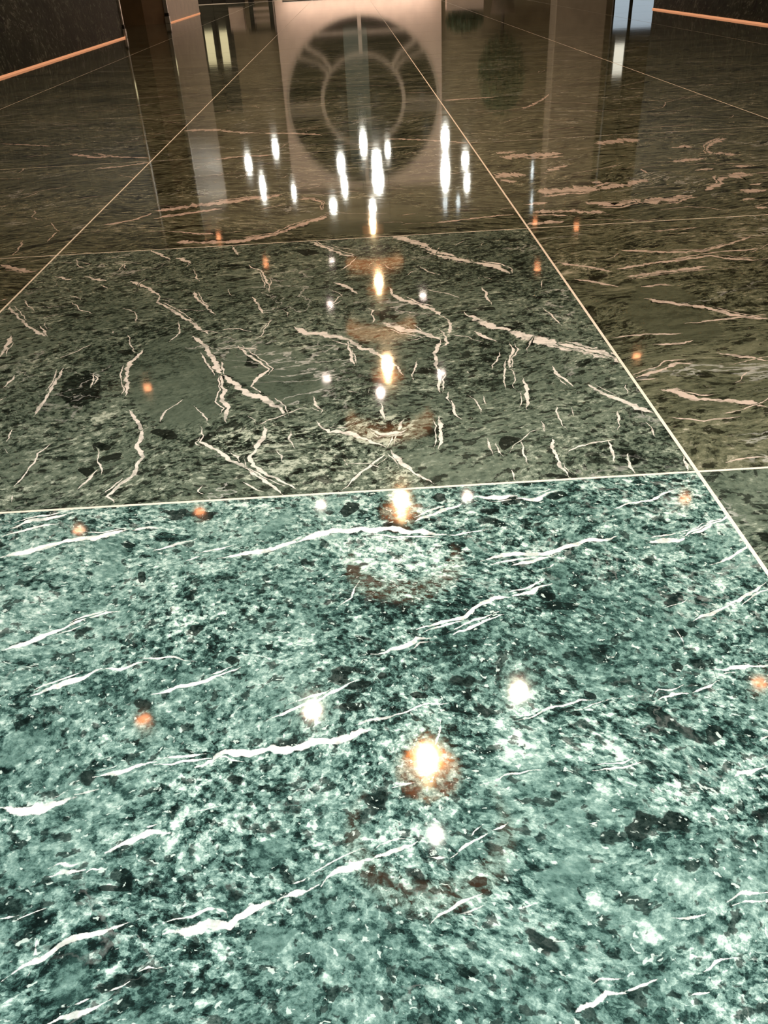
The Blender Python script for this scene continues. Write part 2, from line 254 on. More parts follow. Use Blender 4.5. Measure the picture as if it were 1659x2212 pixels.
([(-0.2116,0.4765),(-0.1953,0.4763),(-0.1753,0.4788),(-0.159,0.4786)],[2.02,2.05,2.05,2.03],'pv'),
([(-0.3369,0.4401),(-0.3209,0.439),(-0.3123,0.4366),(-0.2955,0.4385),(-0.2836,0.4445),(-0.2717,0.451)],[4.96,4.79,5.03,5.32,5.27,5.29],'pv'),
([(-0.2735,0.4502),(-0.2624,0.4532),(-0.2531,0.4553)],[2.47,2.48,2.48],'pv'),
([(-0.2732,0.3743),(-0.2656,0.3765),(-0.2568,0.3771),(-0.2444,0.3778)],[3.7,3.69,3.62,3.62],'pv'),
([(-0.2444,0.3778),(-0.2395,0.3798),(-0.2312,0.3785)],[2.04,2.02,1.89],'pv'),
([(-0.2336,0.3926),(-0.2271,0.3962),(-0.2222,0.3988),(-0.2088,0.4053),(-0.2016,0.4069),(-0.1923,0.4071),(-0.1821,0.4064)],[3.28,3.31,3.35,3.44,3.48,3.41,3.37],'pv'),
([(-0.1707,0.4242),(-0.1597,0.4274),(-0.1466,0.43)],[2.25,2.27,2.28],'pv'),
([(-0.1742,0.321),(-0.1579,0.3234),(-0.142,0.3292),(-0.1317,0.3279),(-0.1265,0.3265),(-0.1155,0.3345),(-0.1008,0.3424),(-0.0924,0.3447)],[4.85,4.85,4.93,4.69,4.7,4.48,4.8,5.01],'pv'),
([(-0.0923,0.3437),(-0.0855,0.3461),(-0.0701,0.3488),(-0.0615,0.3552)],[4.2,4.34,4.19,3.65],'pv'),
([(-0.0615,0.3537),(-0.0511,0.3613),(-0.0405,0.3683),(-0.0297,0.3727),(-0.0189,0.3739)],[4.0,4.11,4.46,4.92,5.07],'pv'),
([(-0.0225,0.3729),(-0.0116,0.3762),(-0.0005,0.3814),(0.0161,0.3843)],[3.37,3.28,3.42,3.54],'pv'),
([(0.0205,0.3704),(0.0293,0.3694),(0.0383,0.37)],[2.35,2.34,2.32],'pv'),
([(0.0376,0.37),(0.0498,0.3759),(0.058,0.3834),(0.0621,0.3864),(0.0755,0.3905)],[2.67,2.44,2.18,2.86,3.01],'pv'),
([(0.0735,0.3898),(0.0815,0.3934),(0.0885,0.398)],[1.74,1.66,1.57],'pv'),
([(-0.1873,0.2965),(-0.18,0.3002),(-0.1678,0.3007)],[2.52,2.62,2.59],'pv'),
([(-0.2066,0.2833),(-0.1999,0.2883),(-0.1914,0.293)],[2.31,2.4,2.47],'pv'),
([(-0.244,0.2665),(-0.2325,0.2692),(-0.2222,0.2709),(-0.2091,0.2745),(-0.1996,0.2805)],[3.03,3.04,3.05,3.03,2.95],'pv'),
([(0.1081,0.2537),(0.1147,0.2558),(0.1217,0.2592),(0.1322,0.2643),(0.1463,0.265)],[2.95,2.82,2.7,3.17,3.43],'pv'),
([(0.1446,0.2645),(0.1598,0.2686),(0.171,0.2712)],[2.06,2.09,2.13],'pv'),
([(0.1846,0.2591),(0.1931,0.2616),(0.2,0.2617)],[1.48,1.6,1.71],'pv'),
([(0.196,0.2739),(0.2106,0.2792),(0.2263,0.2813)],[1.95,2.14,2.29],'pv'),
([(0.2346,0.3205),(0.2472,0.3267),(0.257,0.3257),(0.2674,0.3247)],[1.98,2.45,2.88,2.87],'pv'),
([(0.1912,0.3112),(0.2017,0.3129),(0.218,0.3146)],[1.55,1.59,1.61],'pv'),
([(0.2813,0.4253),(0.2886,0.4289),(0.2971,0.4306),(0.3155,0.4354)],[2.58,2.97,3.2,3.17],'pv'),
([(0.1675,0.4408),(0.1835,0.442),(0.1999,0.4441),(0.212,0.4475)],[2.29,2.27,2.18,2.09],'pv'),
([(0.0179,0.3183),(0.0321,0.3267),(0.043,0.333),(0.0599,0.3394)],[1.39,1.41,1.52,1.59],'pv'),
([(-0.2988,0.3435),(-0.2923,0.3445),(-0.2849,0.3451)],[1.89,1.87,1.86],'pv'),
([(0.1245,0.876),(0.1421,0.874),(0.1568,0.8724),(0.1791,0.8733)],[7.68,7.67,7.59,7.53],'pv'),
([(0.1768,0.867),(0.202,0.8588),(0.2191,0.87),(0.2352,0.8838)],[5.39,5.2,3.63,3.4],'pv'),
([(0.0432,0.8266),(0.0706,0.8432),(0.095,0.8532),(0.1069,0.8637)],[4.11,4.37,4.28,3.57],'pv'),
([(0.3182,0.4623),(0.3289,0.4692)],[1.2,1.21],'pv'),
([(0.0845,0.3268),(0.0982,0.3276)],[1.71,1.72],'pv'),
([(-0.0033,0.4379),(0.0184,0.441)],[1.82,1.83],'pv'),
([(-0.0835,0.4415),(-0.0738,0.4431)],[1.86,1.86],'pv'),
([(0.1513,0.3914),(0.1591,0.393)],[1.54,1.54],'pv'),
([(-0.2875,0.3403),(-0.2784,0.3439),(-0.2664,0.3496)],[1.89,1.9,1.91],'pv'),
]
PATCHES=[
('b',[(0.1777,1.0133),(0.1844,1.0262),(0.1947,1.0277),(0.2099,1.019),(0.2075,1.0056),(0.1937,1.0019),(0.1819,0.99),(0.1778,0.9931)]),
('b',[(0.2771,0.4769),(0.2832,0.4822),(0.2903,0.4811),(0.2919,0.4746),(0.2884,0.4687),(0.2804,0.4637),(0.2741,0.4632)]),
('b',[(0.2738,0.5592),(0.2814,0.5617),(0.2841,0.5552),(0.279,0.5482),(0.2733,0.5499)]),
('b',[(-0.047,0.5541),(-0.0403,0.559),(-0.0268,0.5627),(-0.0165,0.56),(-0.0203,0.5537),(-0.0336,0.5512)]),
('b',[(-0.0499,0.5302),(-0.0447,0.5344),(-0.0251,0.534),(-0.0239,0.5259),(-0.0382,0.5247)]),
('b',[(0.019,0.5409),(0.0258,0.5439),(0.0363,0.5383),(0.0338,0.5344),(0.023,0.5359)]),
('b',[(-0.3187,0.8175),(-0.3111,0.8216),(-0.2989,0.8126),(-0.3021,0.8063),(-0.3143,0.8104)]),
('b',[(-0.284,0.7555),(-0.2768,0.7574),(-0.2725,0.7441),(-0.2741,0.7341),(-0.2797,0.7405)]),
('b',[(-0.4204,1.0786),(-0.4115,1.0846),(-0.3902,1.0679),(-0.3913,1.0584),(-0.4116,1.058)]),
('b',[(-0.2334,0.3629),(-0.2249,0.3646),(-0.2047,0.361),(-0.2022,0.3579),(-0.2292,0.3604)]),
('b',[(0.0499,0.3478),(0.0576,0.3529),(0.0644,0.3513),(0.0642,0.3454),(0.0564,0.3444)]),
('b',[(-0.1642,0.603),(-0.1578,0.6078),(-0.1491,0.6017),(-0.1491,0.5932),(-0.1563,0.5951)]),
('b',[(0.2146,0.8628),(0.2202,0.8754),(0.238,0.8746),(0.2419,0.8653),(0.2251,0.8563)]),
('b',[(-0.342,1.1081),(-0.3308,1.1157),(-0.3082,1.1084),(-0.2936,1.0846),(-0.3064,1.079),(-0.3228,1.0926)]),
('b',[(-0.425,1.0078),(-0.4024,1.0091),(-0.3906,0.9887),(-0.4016,0.9813)]),
('b',[(-0.1642,2.0211),(-0.1361,2.0312),(-0.1064,1.9904),(-0.1395,1.974)]),
('b',[(-0.0488,0.8591),(-0.04,0.8796),(-0.0251,0.8747),(-0.0252,0.8619),(-0.0429,0.8449)]),
('b',[(0.0708,0.8785),(0.0778,0.8889),(0.0864,0.8846),(0.0863,0.8714),(0.0758,0.8671)]),
('b',[(-0.1249,0.6198),(-0.1166,0.6225),(-0.117,0.6157),(-0.1206,0.6126)]),
('b',[(0.2166,1.5572),(0.2507,1.5568),(0.2528,1.5407),(0.2253,1.54)]),
('b',[(-0.4712,1.4413),(-0.4415,1.4435),(-0.4262,1.4325),(-0.4483,1.4163)]),
('b',[(0.1821,0.5334),(0.1913,0.5268),(0.1913,0.5182),(0.1821,0.5246)]),
('b',[(0.1533,0.5212),(0.1653,0.5174),(0.1746,0.5027),(0.1664,0.5033),(0.1557,0.5125)]),
('b',[(0.5277,1.0628),(0.547,1.0678),(0.5424,1.0564),(0.5282,1.0552)]),
('b',[(0.4434,0.7579),(0.4553,0.7613),(0.4476,0.7436),(0.4411,0.7461)]),
('d',[(0.3377,0.9585),(0.3627,0.9607),(0.365,0.9515),(0.3468,0.9287),(0.3364,0.9361)]),
('d',[(0.078,0.7736),(0.0897,0.7799),(0.1,0.7733),(0.0962,0.7644),(0.0825,0.764)]),
('d',[(-0.1922,0.3273),(-0.1872,0.3356),(-0.1758,0.3384),(-0.1682,0.3344),(-0.1684,0.3257),(-0.1786,0.318),(-0.1891,0.3203)]),
('d',[(-0.2666,0.4767),(-0.2651,0.4866),(-0.2498,0.4829),(-0.2438,0.475),(-0.2585,0.4687)]),
('d',[(-0.2803,0.6403),(-0.2712,0.643),(-0.2566,0.6312),(-0.2629,0.627)]),
('d',[(0.1502,0.6994),(0.1814,0.7006),(0.1848,0.6683),(0.1734,0.6617)]),
('d',[(0.1629,0.6588),(0.1807,0.661),(0.2066,0.6548),(0.1996,0.6457),(0.1711,0.6505)]),
('d',[(-0.141,0.3344),(-0.1363,0.3376),(-0.1322,0.3321),(-0.1369,0.3289)]),
('d',[(0.2002,0.5034),(0.2183,0.5075),(0.225,0.5014),(0.2111,0.497)]),
('d',[(-0.5009,1.3578),(-0.4694,1.3145),(-0.4544,1.2397),(-0.4844,1.2096),(-0.5236,1.2666),(-0.5264,1.332)]),
('d',[(-0.2285,0.8219),(-0.25,0.8144),(-0.2799,0.8223),(-0.2711,0.8362)]),
('d',[(0.0215,0.4853),(0.0364,0.4893),(0.0334,0.4792)]),
('d',[(-0.2168,1.3994),(-0.1969,1.365),(-0.1974,1.3247),(-0.2189,1.3377)]),
('d',[(0.2563,0.4471),(0.2699,0.4412),(0.2597,0.4348)]),
('s',[(-0.4213,1.4296),(-0.3878,1.5039),(-0.3311,1.4835),(-0.2754,1.3458),(-0.2498,1.2476),(-0.2447,1.1622),(-0.2662,1.1107),(-0.305,1.1307),(-0.3573,1.1767),(-0.3991,1.2499),(-0.4202,1.3464)]),
('s',[(-0.2525,1.4155),(-0.2027,1.43),(-0.1318,1.3868),(-0.088,1.319),(-0.0747,1.2599),(-0.0849,1.2078),(-0.1133,1.1695),(-0.1516,1.1911),(-0.1857,1.2389),(-0.2472,1.3027)]),
('s',[(-0.1807,2.3436),(-0.0247,2.523),(0.1331,2.4021),(0.183,2.2148),(0.0209,2.1362),(-0.1233,2.1664)]),
('s',[(-0.3593,0.5147),(-0.3387,0.5295),(-0.3175,0.5169),(-0.3262,0.4913),(-0.348,0.4828)]),
('s',[(-0.2445,0.2886),(-0.2392,0.3268),(-0.2263,0.316),(-0.217,0.2809),(-0.2273,0.2727)]),
('s',[(0.0596,0.783),(0.104,0.7832),(0.1266,0.7488),(0.0936,0.7431),(0.0742,0.763)]),
('s',[(0.2146,0.7814),(0.2319,0.7843),(0.2599,0.7535),(0.2506,0.7489),(0.2286,0.7584)]),
('s',[(-0.1212,0.3897),(-0.0923,0.396),(-0.0805,0.3829),(-0.1048,0.3688)]),
('s',[(0.1916,0.7248),(0.2081,0.7275),(0.1988,0.6748),(0.1856,0.684)]),
('s',[(0.5968,1.6762),(0.6503,1.5511),(0.6312,1.3582),(0.5306,1.3303),(0.49,1.474)]),
('s',[(-0.1044,0.3251),(-0.0773,0.3199),(-0.0895,0.3042),(-0.1079,0.3086)]),
('s',[(0.1028,0.351),(0.1374,0.364),(0.1472,0.3333),(0.1112,0.325)]),
('l',[(-0.235,0.6651),(-0.2163,0.6784),(-0.2007,0.6747),(-0.2063,0.6625),(-0.2219,0.6387),(-0.2324,0.6431)]),
('l',[(-0.0641,0.7411),(-0.0457,0.8032),(-0.0004,0.8102),(0.0608,0.7971),(0.0904,0.7614),(0.0963,0.7213),(0.0527,0.703),(0.0116,0.7069),(-0.0296,0.725)]),
('l',[(0.0869,0.4802),(0.0993,0.5343),(0.1206,0.5566),(0.1391,0.5369),(0.1439,0.4969),(0.1393,0.456),(0.1112,0.4341),(0.0889,0.4405)]),
('l',[(0.1446,0.4809),(0.1639,0.4927),(0.1864,0.4829),(0.2008,0.4612),(0.2018,0.444),(0.1784,0.4376),(0.1567,0.4449),(0.1443,0.4605)]),
('l',[(0.2083,0.4201),(0.23,0.4277),(0.2539,0.419),(0.2462,0.4083),(0.2182,0.4038),(0.2067,0.409)]),
('l',[(-0.1843,0.3941),(-0.1871,0.4196),(-0.1817,0.4326),(-0.1684,0.4339),(-0.174,0.4209),(-0.1776,0.3875)]),
('l',[(0.1646,0.3112),(0.1744,0.3106),(0.1831,0.2968),(0.1747,0.2909),(0.1667,0.2962)]),
('l',[(0.1312,0.338),(0.1457,0.3407),(0.1487,0.3261),(0.1365,0.3182)]),
('l',[(-0.0565,0.2894),(-0.0501,0.2859),(-0.0516,0.2799),(-0.0596,0.2835)]),
('l',[(-0.1398,0.3139),(-0.1269,0.3164),(-0.1191,0.306),(-0.1282,0.3001)]),
('l',[(0.0845,0.8093),(0.0946,0.8232),(0.1056,0.8191),(0.1016,0.8095)]),
('l',[(0.3259,0.8191),(0.3458,0.8273),(0.3757,0.8138),(0.3832,0.8029),(0.3527,0.7961),(0.3275,0.8057)]),
('l',[(-0.4521,1.1728),(-0.4356,1.195),(-0.4124,1.1757),(-0.427,1.146)]),
('l',[(-0.0035,0.3939),(0.0155,0.401),(0.0373,0.3952),(0.0321,0.3792),(0.0065,0.3769)]),
('t',[(-0.2456,1.0645),(-0.2151,1.0969),(-0.1737,1.1036),(-0.1167,1.092),(-0.0606,1.0777),(-0.0195,1.0441),(0.0127,1.0022),(-0.0077,0.9723),(-0.0461,0.9105),(-0.0952,0.9114),(-0.1222,0.952),(-0.1639,0.9943),(-0.2076,1.0324)]),
('t',[(0.0189,0.9923),(0.0424,0.9516),(0.0708,0.9125),(0.0212,0.9065),(-0.0338,0.9091)]),
('t',[(-0.0746,1.0868),(-0.0185,1.1098),(0.0522,1.1085),(0.0563,1.0632),(0.0134,1.0195),(-0.0398,1.0466)]),
('l',[(-0.1068,1.1058),(-0.0748,1.0942),(-0.0329,1.0743),(-0.0126,1.0503),(-0.0742,1.0649)]),
]
# ------------------------------------------------------------------ helpers
def link_mesh(name, bm, mats, parent=None, smooth=False):
    me = bpy.data.meshes.new(name)
    bm.to_mesh(me)
    bm.free()
    if not isinstance(mats, (list, tuple)):
        mats = [mats]
    for m in mats:
        me.materials.append(m)
    if smooth:
        for p in me.polygons:
            p.use_smooth = True
    o = bpy.data.objects.new(name, me)
    COL.objects.link(o)
    if parent is not None:
        o.parent = parent
    return o

def box(bm, x0, x1, y0, y1, z0, z1, bevel=0.0):
    v = [bm.verts.new(c) for c in ((x0,y0,z0),(x1,y0,z0),(x1,y1,z0),(x0,y1,z0),
                                   (x0,y0,z1),(x1,y0,z1),(x1,y1,z1),(x0,y1,z1))]
    fs = [bm.faces.new([v[i] for i in f]) for f in ((0,3,2,1),(4,5,6,7),(0,1,5,4),(1,2,6,5),(2,3,7,6),(3,0,4,7))]
    if bevel:
        es = set(e for f in fs for e in f.edges)
        bmesh.ops.bevel(bm, geom=list(es), offset=bevel, segments=2, affect='EDGES', profile=0.5)

def bxo(name, dims, mat, parent=None, bevel=0.0):
    bm = bmesh.new()
    box(bm, *dims, bevel=bevel)
    return link_mesh(name, bm, mat, parent)

def lathe(bm, prof, n=32, cx=0, cy=0):
    rings = []
    for r, z in prof:
        if r < 1e-6:
            rings.append([bm.verts.new((cx, cy, z))])
        else:
            rings.append([bm.verts.new((cx + r*math.cos(2*math.pi*i/n), cy + r*math.sin(2*math.pi*i/n), z)) for i in range(n)])
    for a, b in zip(rings, rings[1:]):
        for i in range(n):
            j = (i+1) % n
            q = [a[i % len(a)], a[j % len(a)], b[j % len(b)], b[i % len(b)]]
            u = []
            for k in q:
                if k not in u:
                    u.append(k)
            if len(u) >= 3:
                try:
                    bm.faces.new(u)
                except ValueError:
                    pass

def lath(name, prof, mat, parent=None, n=32):
    bm = bmesh.new()
    lathe(bm, prof, n)
    bmesh.ops.recalc_face_normals(bm, faces=bm.faces)
    return link_mesh(name, bm, mat, parent, smooth=True)

def bar(bm, a, b, w, d):
    """bar in an XZ screen: from a to b (x, z), width w, depth +-d about y=0"""
    ax, az = a; bx, bz = b
    dx, dz = bx-ax, bz-az
    L = math.hypot(dx, dz)
    nx, nz = -dz/L*w/2, dx/L*w/2
    pts = ((ax+nx, az+nz), (bx+nx, bz+nz), (bx-nx, bz-nz), (ax-nx, az-nz))
    f = [bm.verts.new((x, -d, z)) for x, z in pts]
    k = [bm.verts.new((x, d, z)) for x, z in pts]
    bm.faces.new(f[::-1]); bm.faces.new(k)
    for i in range(4):
        j = (i+1) % 4
        bm.faces.new((f[i], f[j], k[j], k[i]))

def ring_bm(bm, cx, cz, r, w, d, n=96, a0=0.0, a1=2*math.pi):
    closed = abs(a1-a0-2*math.pi) < 1e-6
    m = n if closed else n+1
    R = []
    for i in range(m):
        a = a0 + (a1-a0)*i/n
        c, s = math.cos(a), math.sin(a)
        R.append([bm.verts.new((cx+(r+o)*c, y, cz+(r+o)*s)) for o, y in ((-w/2,-d),(w/2,-d),(w/2,d),(-w/2,d))])
    for i in range(n):
        A, B = R[i], R[(i+1) % m]
        for k in range(4):
            l = (k+1) % 4
            bm.faces.new((A[k], B[k], B[l], A[l]))

def empty(name, label, cat, loc=(0,0,0), rotz=0.0, group=None):
    o = bpy.data.objects.new(name, None)
    COL.objects.link(o)
    o.location = loc
    o.rotation_euler = (0, 0, rotz)
    o.empty_display_size = 0.1
    o['label'] = label
    o['category'] = cat
    if group:
        o['group'] = group
    return o

def tag(o, label, cat, group=None):
    o['label'] = label
    o['category'] = cat
    if group:
        o['group'] = group
    return o

def struct(o):
    o['kind'] = 'structure'
    return o

def dup(root, loc, label, group):
    r = root.copy(); COL.objects.link(r)
    r.location = loc
    r['label'] = label
    r['group'] = group
    for ch in list(root.children):
        c = ch.copy(); COL.objects.link(c); c.parent = r
        for g in list(ch.children):
            d = g.copy(); COL.objects.link(d); d.parent = c
    return r

# ------------------------------------------------------------------ materials
class NT:
    def __init__(self, name):
        self.m = bpy.data.materials.new(name)
        self.m.use_nodes = True
        self.t = self.m.node_tree
        self.t.nodes.clear()
        self.out = self.t.nodes.new('ShaderNodeOutputMaterial')
    def n(self, typ, **kw):
        nd = self.t.nodes.new(typ)
        ins = kw.pop('ins', {})
        for k, v in kw.items():
            setattr(nd, k, v)
        for k, v in ins.items():
            self.put(nd.inputs[k], v)
        return nd
    def put(self, sock, v):
        if isinstance(v, bpy.types.NodeSocket):
            self.t.links.new(v, sock)
        else:
            sock.default_value = v
    def math(self, op, a, b=0.0, c=None, clamp=False):
        nd = self.n('ShaderNodeMath', operation=op, use_clamp=clamp)
        self.put(nd.inputs[0], a); self.put(nd.inputs[1], b)
        if c is not None:
            self.put(nd.inputs[2], c)
        return nd.outputs[0]
    def vmath(self, op, a, b=None, scale=None):
        nd = self.n('ShaderNodeVectorMath', operation=op)
        self.put(nd.inputs[0], a)
        if b is not None:
            self.put(nd.inputs[1], b)
        if scale is not None:
            self.put(nd.inputs['Scale'], scale)
        return nd.outputs[0]
    def mix(self, f, a, b, mode='MIX'):
        nd = self.n('ShaderNodeMix', data_type='RGBA', blend_type=mode)
        self.put(nd.inputs[0], f); self.put(nd.inputs[6], a); self.put(nd.inputs[7], b)
        return nd.outputs[2]
    def step(self, v, a, b):
        nd = self.n('ShaderNodeMapRange', interpolation_type='SMOOTHSTEP')
        self.put(nd.inputs[0], v); self.put(nd.inputs[1], a); self.put(nd.inputs[2], b)
        return nd.outputs[0]
    def noise(self, vec, scale, detail=4.0, rough=0.55, dist=0.0):
        nd = self.n('ShaderNodeTexNoise', ins={'Vector': vec, 'Scale': scale, 'Detail': detail, 'Roughness': rough, 'Distortion': dist})
        return nd
    def voro(self, vec, scale, feature='F1'):
        nd = self.n('ShaderNodeTexVoronoi', feature=feature, ins={'Vector': vec, 'Scale': scale})
        return nd
    def ramp(self, v, stops, interp='LINEAR'):
        nd = self.n('ShaderNodeValToRGB')
        nd.color_ramp.interpolation = interp
        el = nd.color_ramp.elements
        while len(el) < len(stops):
            el.new(0.5)
        for e, (p, c) in zip(el, stops):
            e.position = p
            e.color = (c[0], c[1], c[2], 1)
        self.put(nd.inputs[0], v)
        return nd.outputs[0]
    def principled(self, **ins):
        nd = self.n('ShaderNodeBsdfPrincipled')
        for k, v in ins.items():
            self.put(nd.inputs[k.replace('_', ' ')], v)
        self.t.links.new(nd.outputs[0], self.out.inputs[0])
        return nd

def rgba(c):
    return (c[0], c[1], c[2], 1.0)

def emit(name, color, strength):
    k = NT(name)
    e = k.n('ShaderNodeEmission', ins={'Color': rgba(color), 'Strength': strength})
    k.t.links.new(e.outputs[0], k.out.inputs[0])
    return k.m

def plain(name, color, rough=0.5, metal=0.0, var=0.12, scale=14.0, **kw):
    k = NT(name)
    pos = k.n('ShaderNodeNewGeometry').outputs['Position']
    nz = k.noise(pos, scale, 5).outputs[0]
    lo = [c*(1-var) for c in color]; hi = [min(1, c*(1+var)) for c in color]
    col = k.ramp(nz, [(0.3, lo), (0.7, hi)])
    k.principled(Base_Color=col, Roughness=rough, Metallic=metal, **kw)
    return k.m

def marble(name, tone, rot, stretch, grain, contrast, lightness, wavy=1.0, gloss=0.05, seam=0.4, folds=0.30, spark=0.75, fleck=0.60, flat=0.75, calm0=0.55, wall_grain=False, vein=(0.92, 0.88, 0.83), hair=0.010, ior=1.5):
    """polished serpentine: tone = six colours dark to pale; rot and stretch give the direction of the foliation"""
    k = NT(name)
    pos = k.n('ShaderNodeNewGeometry').outputs['Position']
    oi = k.n('ShaderNodeObjectInfo').outputs['Color']
    off = k.vmath('SCALE', oi, scale=9.0)
    if wall_grain:                      # upright slabs: the pattern runs in the wall's own plane
        sp = k.n('ShaderNodeSeparateXYZ', ins={0: pos}).outputs
        pp = k.n('ShaderNodeCombineXYZ', ins={0: sp[1], 1: sp[2], 2: sp[0]}).outputs[0]
    else:
        pp = pos
    p0 = k.vmath('ADD', pp, off)
    rotn = k.n('ShaderNodeVectorRotate', rotation_type='Z_AXIS', ins={'Vector': p0, 'Angle': rot}).outputs[0]
    # broad folds bend the foliation
    fold = k.vmath('SUBTRACT', k.noise(rotn, 2.2, 2).outputs['Color'], (0.5, 0.5, 0.5))
    p1 = k.vmath('ADD', rotn, k.vmath('SCALE', fold, scale=folds))
    fine = k.vmath('SUBTRACT', k.noise(p1, 75.0, 3, 0.6).outputs['Color'], (0.5, 0.5, 0.5))
    p2 = k.vmath('ADD', p1, k.vmath('SCALE', fine, scale=0.012))
    ps = k.vmath('MULTIPLY', p2, (1.0/stretch, 1.0, 1.0))
    pw = k.vmath('MULTIPLY', p1, (1.0/stretch, 1.0, 1.0))
    at = lambda a: k.n('ShaderNodeAttribute', attribute_name=a).outputs['Fac']
    # patches that were traced on the slab
    ragged = k.noise(p0, 120.0, 5, 0.7).outputs[0]
    def patch(a, lo=0.12, hi=0.24, amt=0.55):
        s = k.math('ADD', at(a), k.math('MULTIPLY', k.math('SUBTRACT', ragged, 0.5), amt))
        return k.math('MULTIPLY', k.step(s, lo, hi), k.math('GREATER_THAN', at(a), 0.001))
    mb, md, msm, ml, mst, mv = patch('pb'), patch('pd'), patch('ps'), patch('pl', 0.15, 0.6), patch('pt'), patch('pv', 0.32, 0.50, 0.95)
    # tone field
    big = k.noise(pw, 3.2, 3, 0.6).outputs[0]
    mid = k.noise(pw, 30.0, 5, 0.65).outputs[0]
    v1 = k.voro(ps, 80.0*grain)
    c1 = k.n('ShaderNodeSeparateColor', ins={0: v1.outputs['Color']}).outputs
    v2 = k.voro(ps, 190.0*grain)
    c2 = k.n('ShaderNodeSeparateColor', ins={0: v2.outputs['Color']}).outputs
    gr = k.noise(pw, 150.0*grain, 5, 0.75).outputs[0]
    t = k.math('ADD', k.math('MULTIPLY', k.math('SUBTRACT', c1[0], 0.5), 0.20),
               k.math('MULTIPLY', k.math('SUBTRACT', c2[0], 0.5), 0.26))
    t = k.math('ADD', t, k.math('MULTIPLY', k.math('SUBTRACT', gr, 0.5), 1.5))
    t = k.math('ADD', t, k.math('MULTIPLY', k.math('SUBTRACT', mid, 0.5), 0.75))
    t = k.math('MULTIPLY', t, k.math('SUBTRACT', 1.0, k.math('MULTIPLY', msm, flat)))
    t = k.math('MULTIPLY', t, k.math('ADD', 1.0, k.math('MULTIPLY', mst, 1.2)))
    calm = k.math('ADD', calm0, k.math('MULTIPLY', k.step(k.noise(pw, 8.0, 3, 0.6).outputs[0], 0.36, 0.60), 0.60))
    t = k.math('MULTIPLY', k.math('MULTIPLY', t, contrast), calm)
    t = k.math('ADD', t, k.math('MULTIPLY', k.math('SUBTRACT', big, 0.5), 0.62))
    t = k.math('ADD', t, 0.5 + lightness)
    t = k.math('ADD', t, k.math('MULTIPLY', ml, 0.24))
    t = k.math('SUBTRACT', t, k.math('MULTIPLY', md, 0.32))
    t = k.math('SUBTRACT', t, k.math('MULTIPLY', msm, 0.02))
    col = k.ramp(t, [(0.05, tone[0]), (0.30, tone[1]), (0.43, tone[2]), (0.57, tone[3]), (0.74, tone[4]), (0.96, tone[5])])
    # angular black clasts and flecks, scattered
    b1 = k.noise(ps, 26.0*grain, 2, 0.5).outputs[0]
    b2 = k.noise(k.vmath('ADD', ps, (3.7, 1.9, 0.0)), 75.0*grain, 3, 0.55).outputs[0]
    b1 = k.math('ADD', b1, k.math('MULTIPLY', k.math('SUBTRACT', gr, 0.5), 0.12))
    blk = k.step(b1, 0.655, 0.69)
    blk2 = k.step(b2, fleck, fleck + 0.05)
    blk = k.math('MULTIPLY', k.math('MAXIMUM', blk, k.math('MULTIPLY', blk2, 0.85)), k.math('SUBTRACT', 1.0, msm))
    blk = k.math('MAXIMUM', blk, mb)
    col = k.mix(k.math('MULTIPLY', blk, 0.9), col, rgba([c*0.5 for c in tone[0]]))
    # small pale crystals
    b3 = k.noise(k.vmath('ADD', ps, (7.1, 4.3, 0.0)), 160.0*grain, 2, 0.5).outputs[0]
    spk = k.math('MULTIPLY', k.step(b3, 0.645, 0.70), k.math('SUBTRACT', 1.0, msm))
    col = k.mix(k.math('MULTIPLY', spk, spark), col, rgba(tone[5]))
    # hair veins
    hv = k.noise(ps, 5.5, 5, 0.6, 0.3).outputs[0]
    hl = k.math('SUBTRACT', 1.0, k.step(k.math('ABSOLUTE', k.math('SUBTRACT', hv, 0.52)), 0.0, hair))
    hm = k.step(k.noise(p0, 4.0, 2).outputs[0], 0.50, 0.62)
    hl = k.math('MULTIPLY', k.math('MULTIPLY', hl, hm), seam)
    veinc = (0.62, 0.60, 0.56) if not wall_grain else (0.16, 0.16, 0.13)
    col = k.mix(hl, col, rgba(veinc))
    # traced calcite veins, broken up at their edges
    vt = k.math('MULTIPLY', mv, k.math('ADD', 0.52, k.math('MULTIPLY', k.step(k.noise(p0, 45.0, 3, 0.6).outputs[0], 0.34, 0.54), 0.48)))
    col = k.mix(vt, col, rgba(vein))
    # polish
    wv = k.noise(k.vmath('MULTIPLY', pos, (3.0, 9.0, 3.0)), 1.0, 2, 0.5).outputs[0]
    wf = k.noise(pos, 34.0, 2, 0.5).outputs[0]
    hgt = k.math('ADD', k.math('MULTIPLY', wv, 0.00016*wavy), k.math('MULTIPLY', wf, 0.00003*wavy))
    bump = k.n('ShaderNodeBump', ins={'Strength': 1.0, 'Distance': 1.0, 'Height': hgt}).outputs[0]
    rgh = k.math('ADD', gloss, k.math('MULTIPLY', k.math('SUBTRACT', mid, 0.5), 0.05))
    k.principled(Base_Color=col, Roughness=rgh, IOR=ior, Normal=bump)
    return k.m

TEAL = [(0.006,0.014,0.013), (0.028,0.064,0.057), (0.092,0.168,0.148), (0.160,0.262,0.232), (0.330,0.455,0.405), (0.68,0.76,0.70)]
GREEN = [(0.007,0.010,0.008), (0.030,0.042,0.031), (0.078,0.102,0.076), (0.115,0.143,0.107), (0.170,0.20,0.152), (0.45,0.48,0.39)]
OLIVE = [(0.009,0.009,0.005), (0.028,0.030,0.018), (0.078,0.083,0.052), (0.120,0.124,0.078), (0.185,0.182,0.120), (0.45,0.41,0.32)]
DEEP = [(0.003,0.004,0.003), (0.007,0.010,0.006), (0.013,0.018,0.011), (0.021,0.027,0.017), (0.040,0.049,0.034), (0.2,0.21,0.17)]

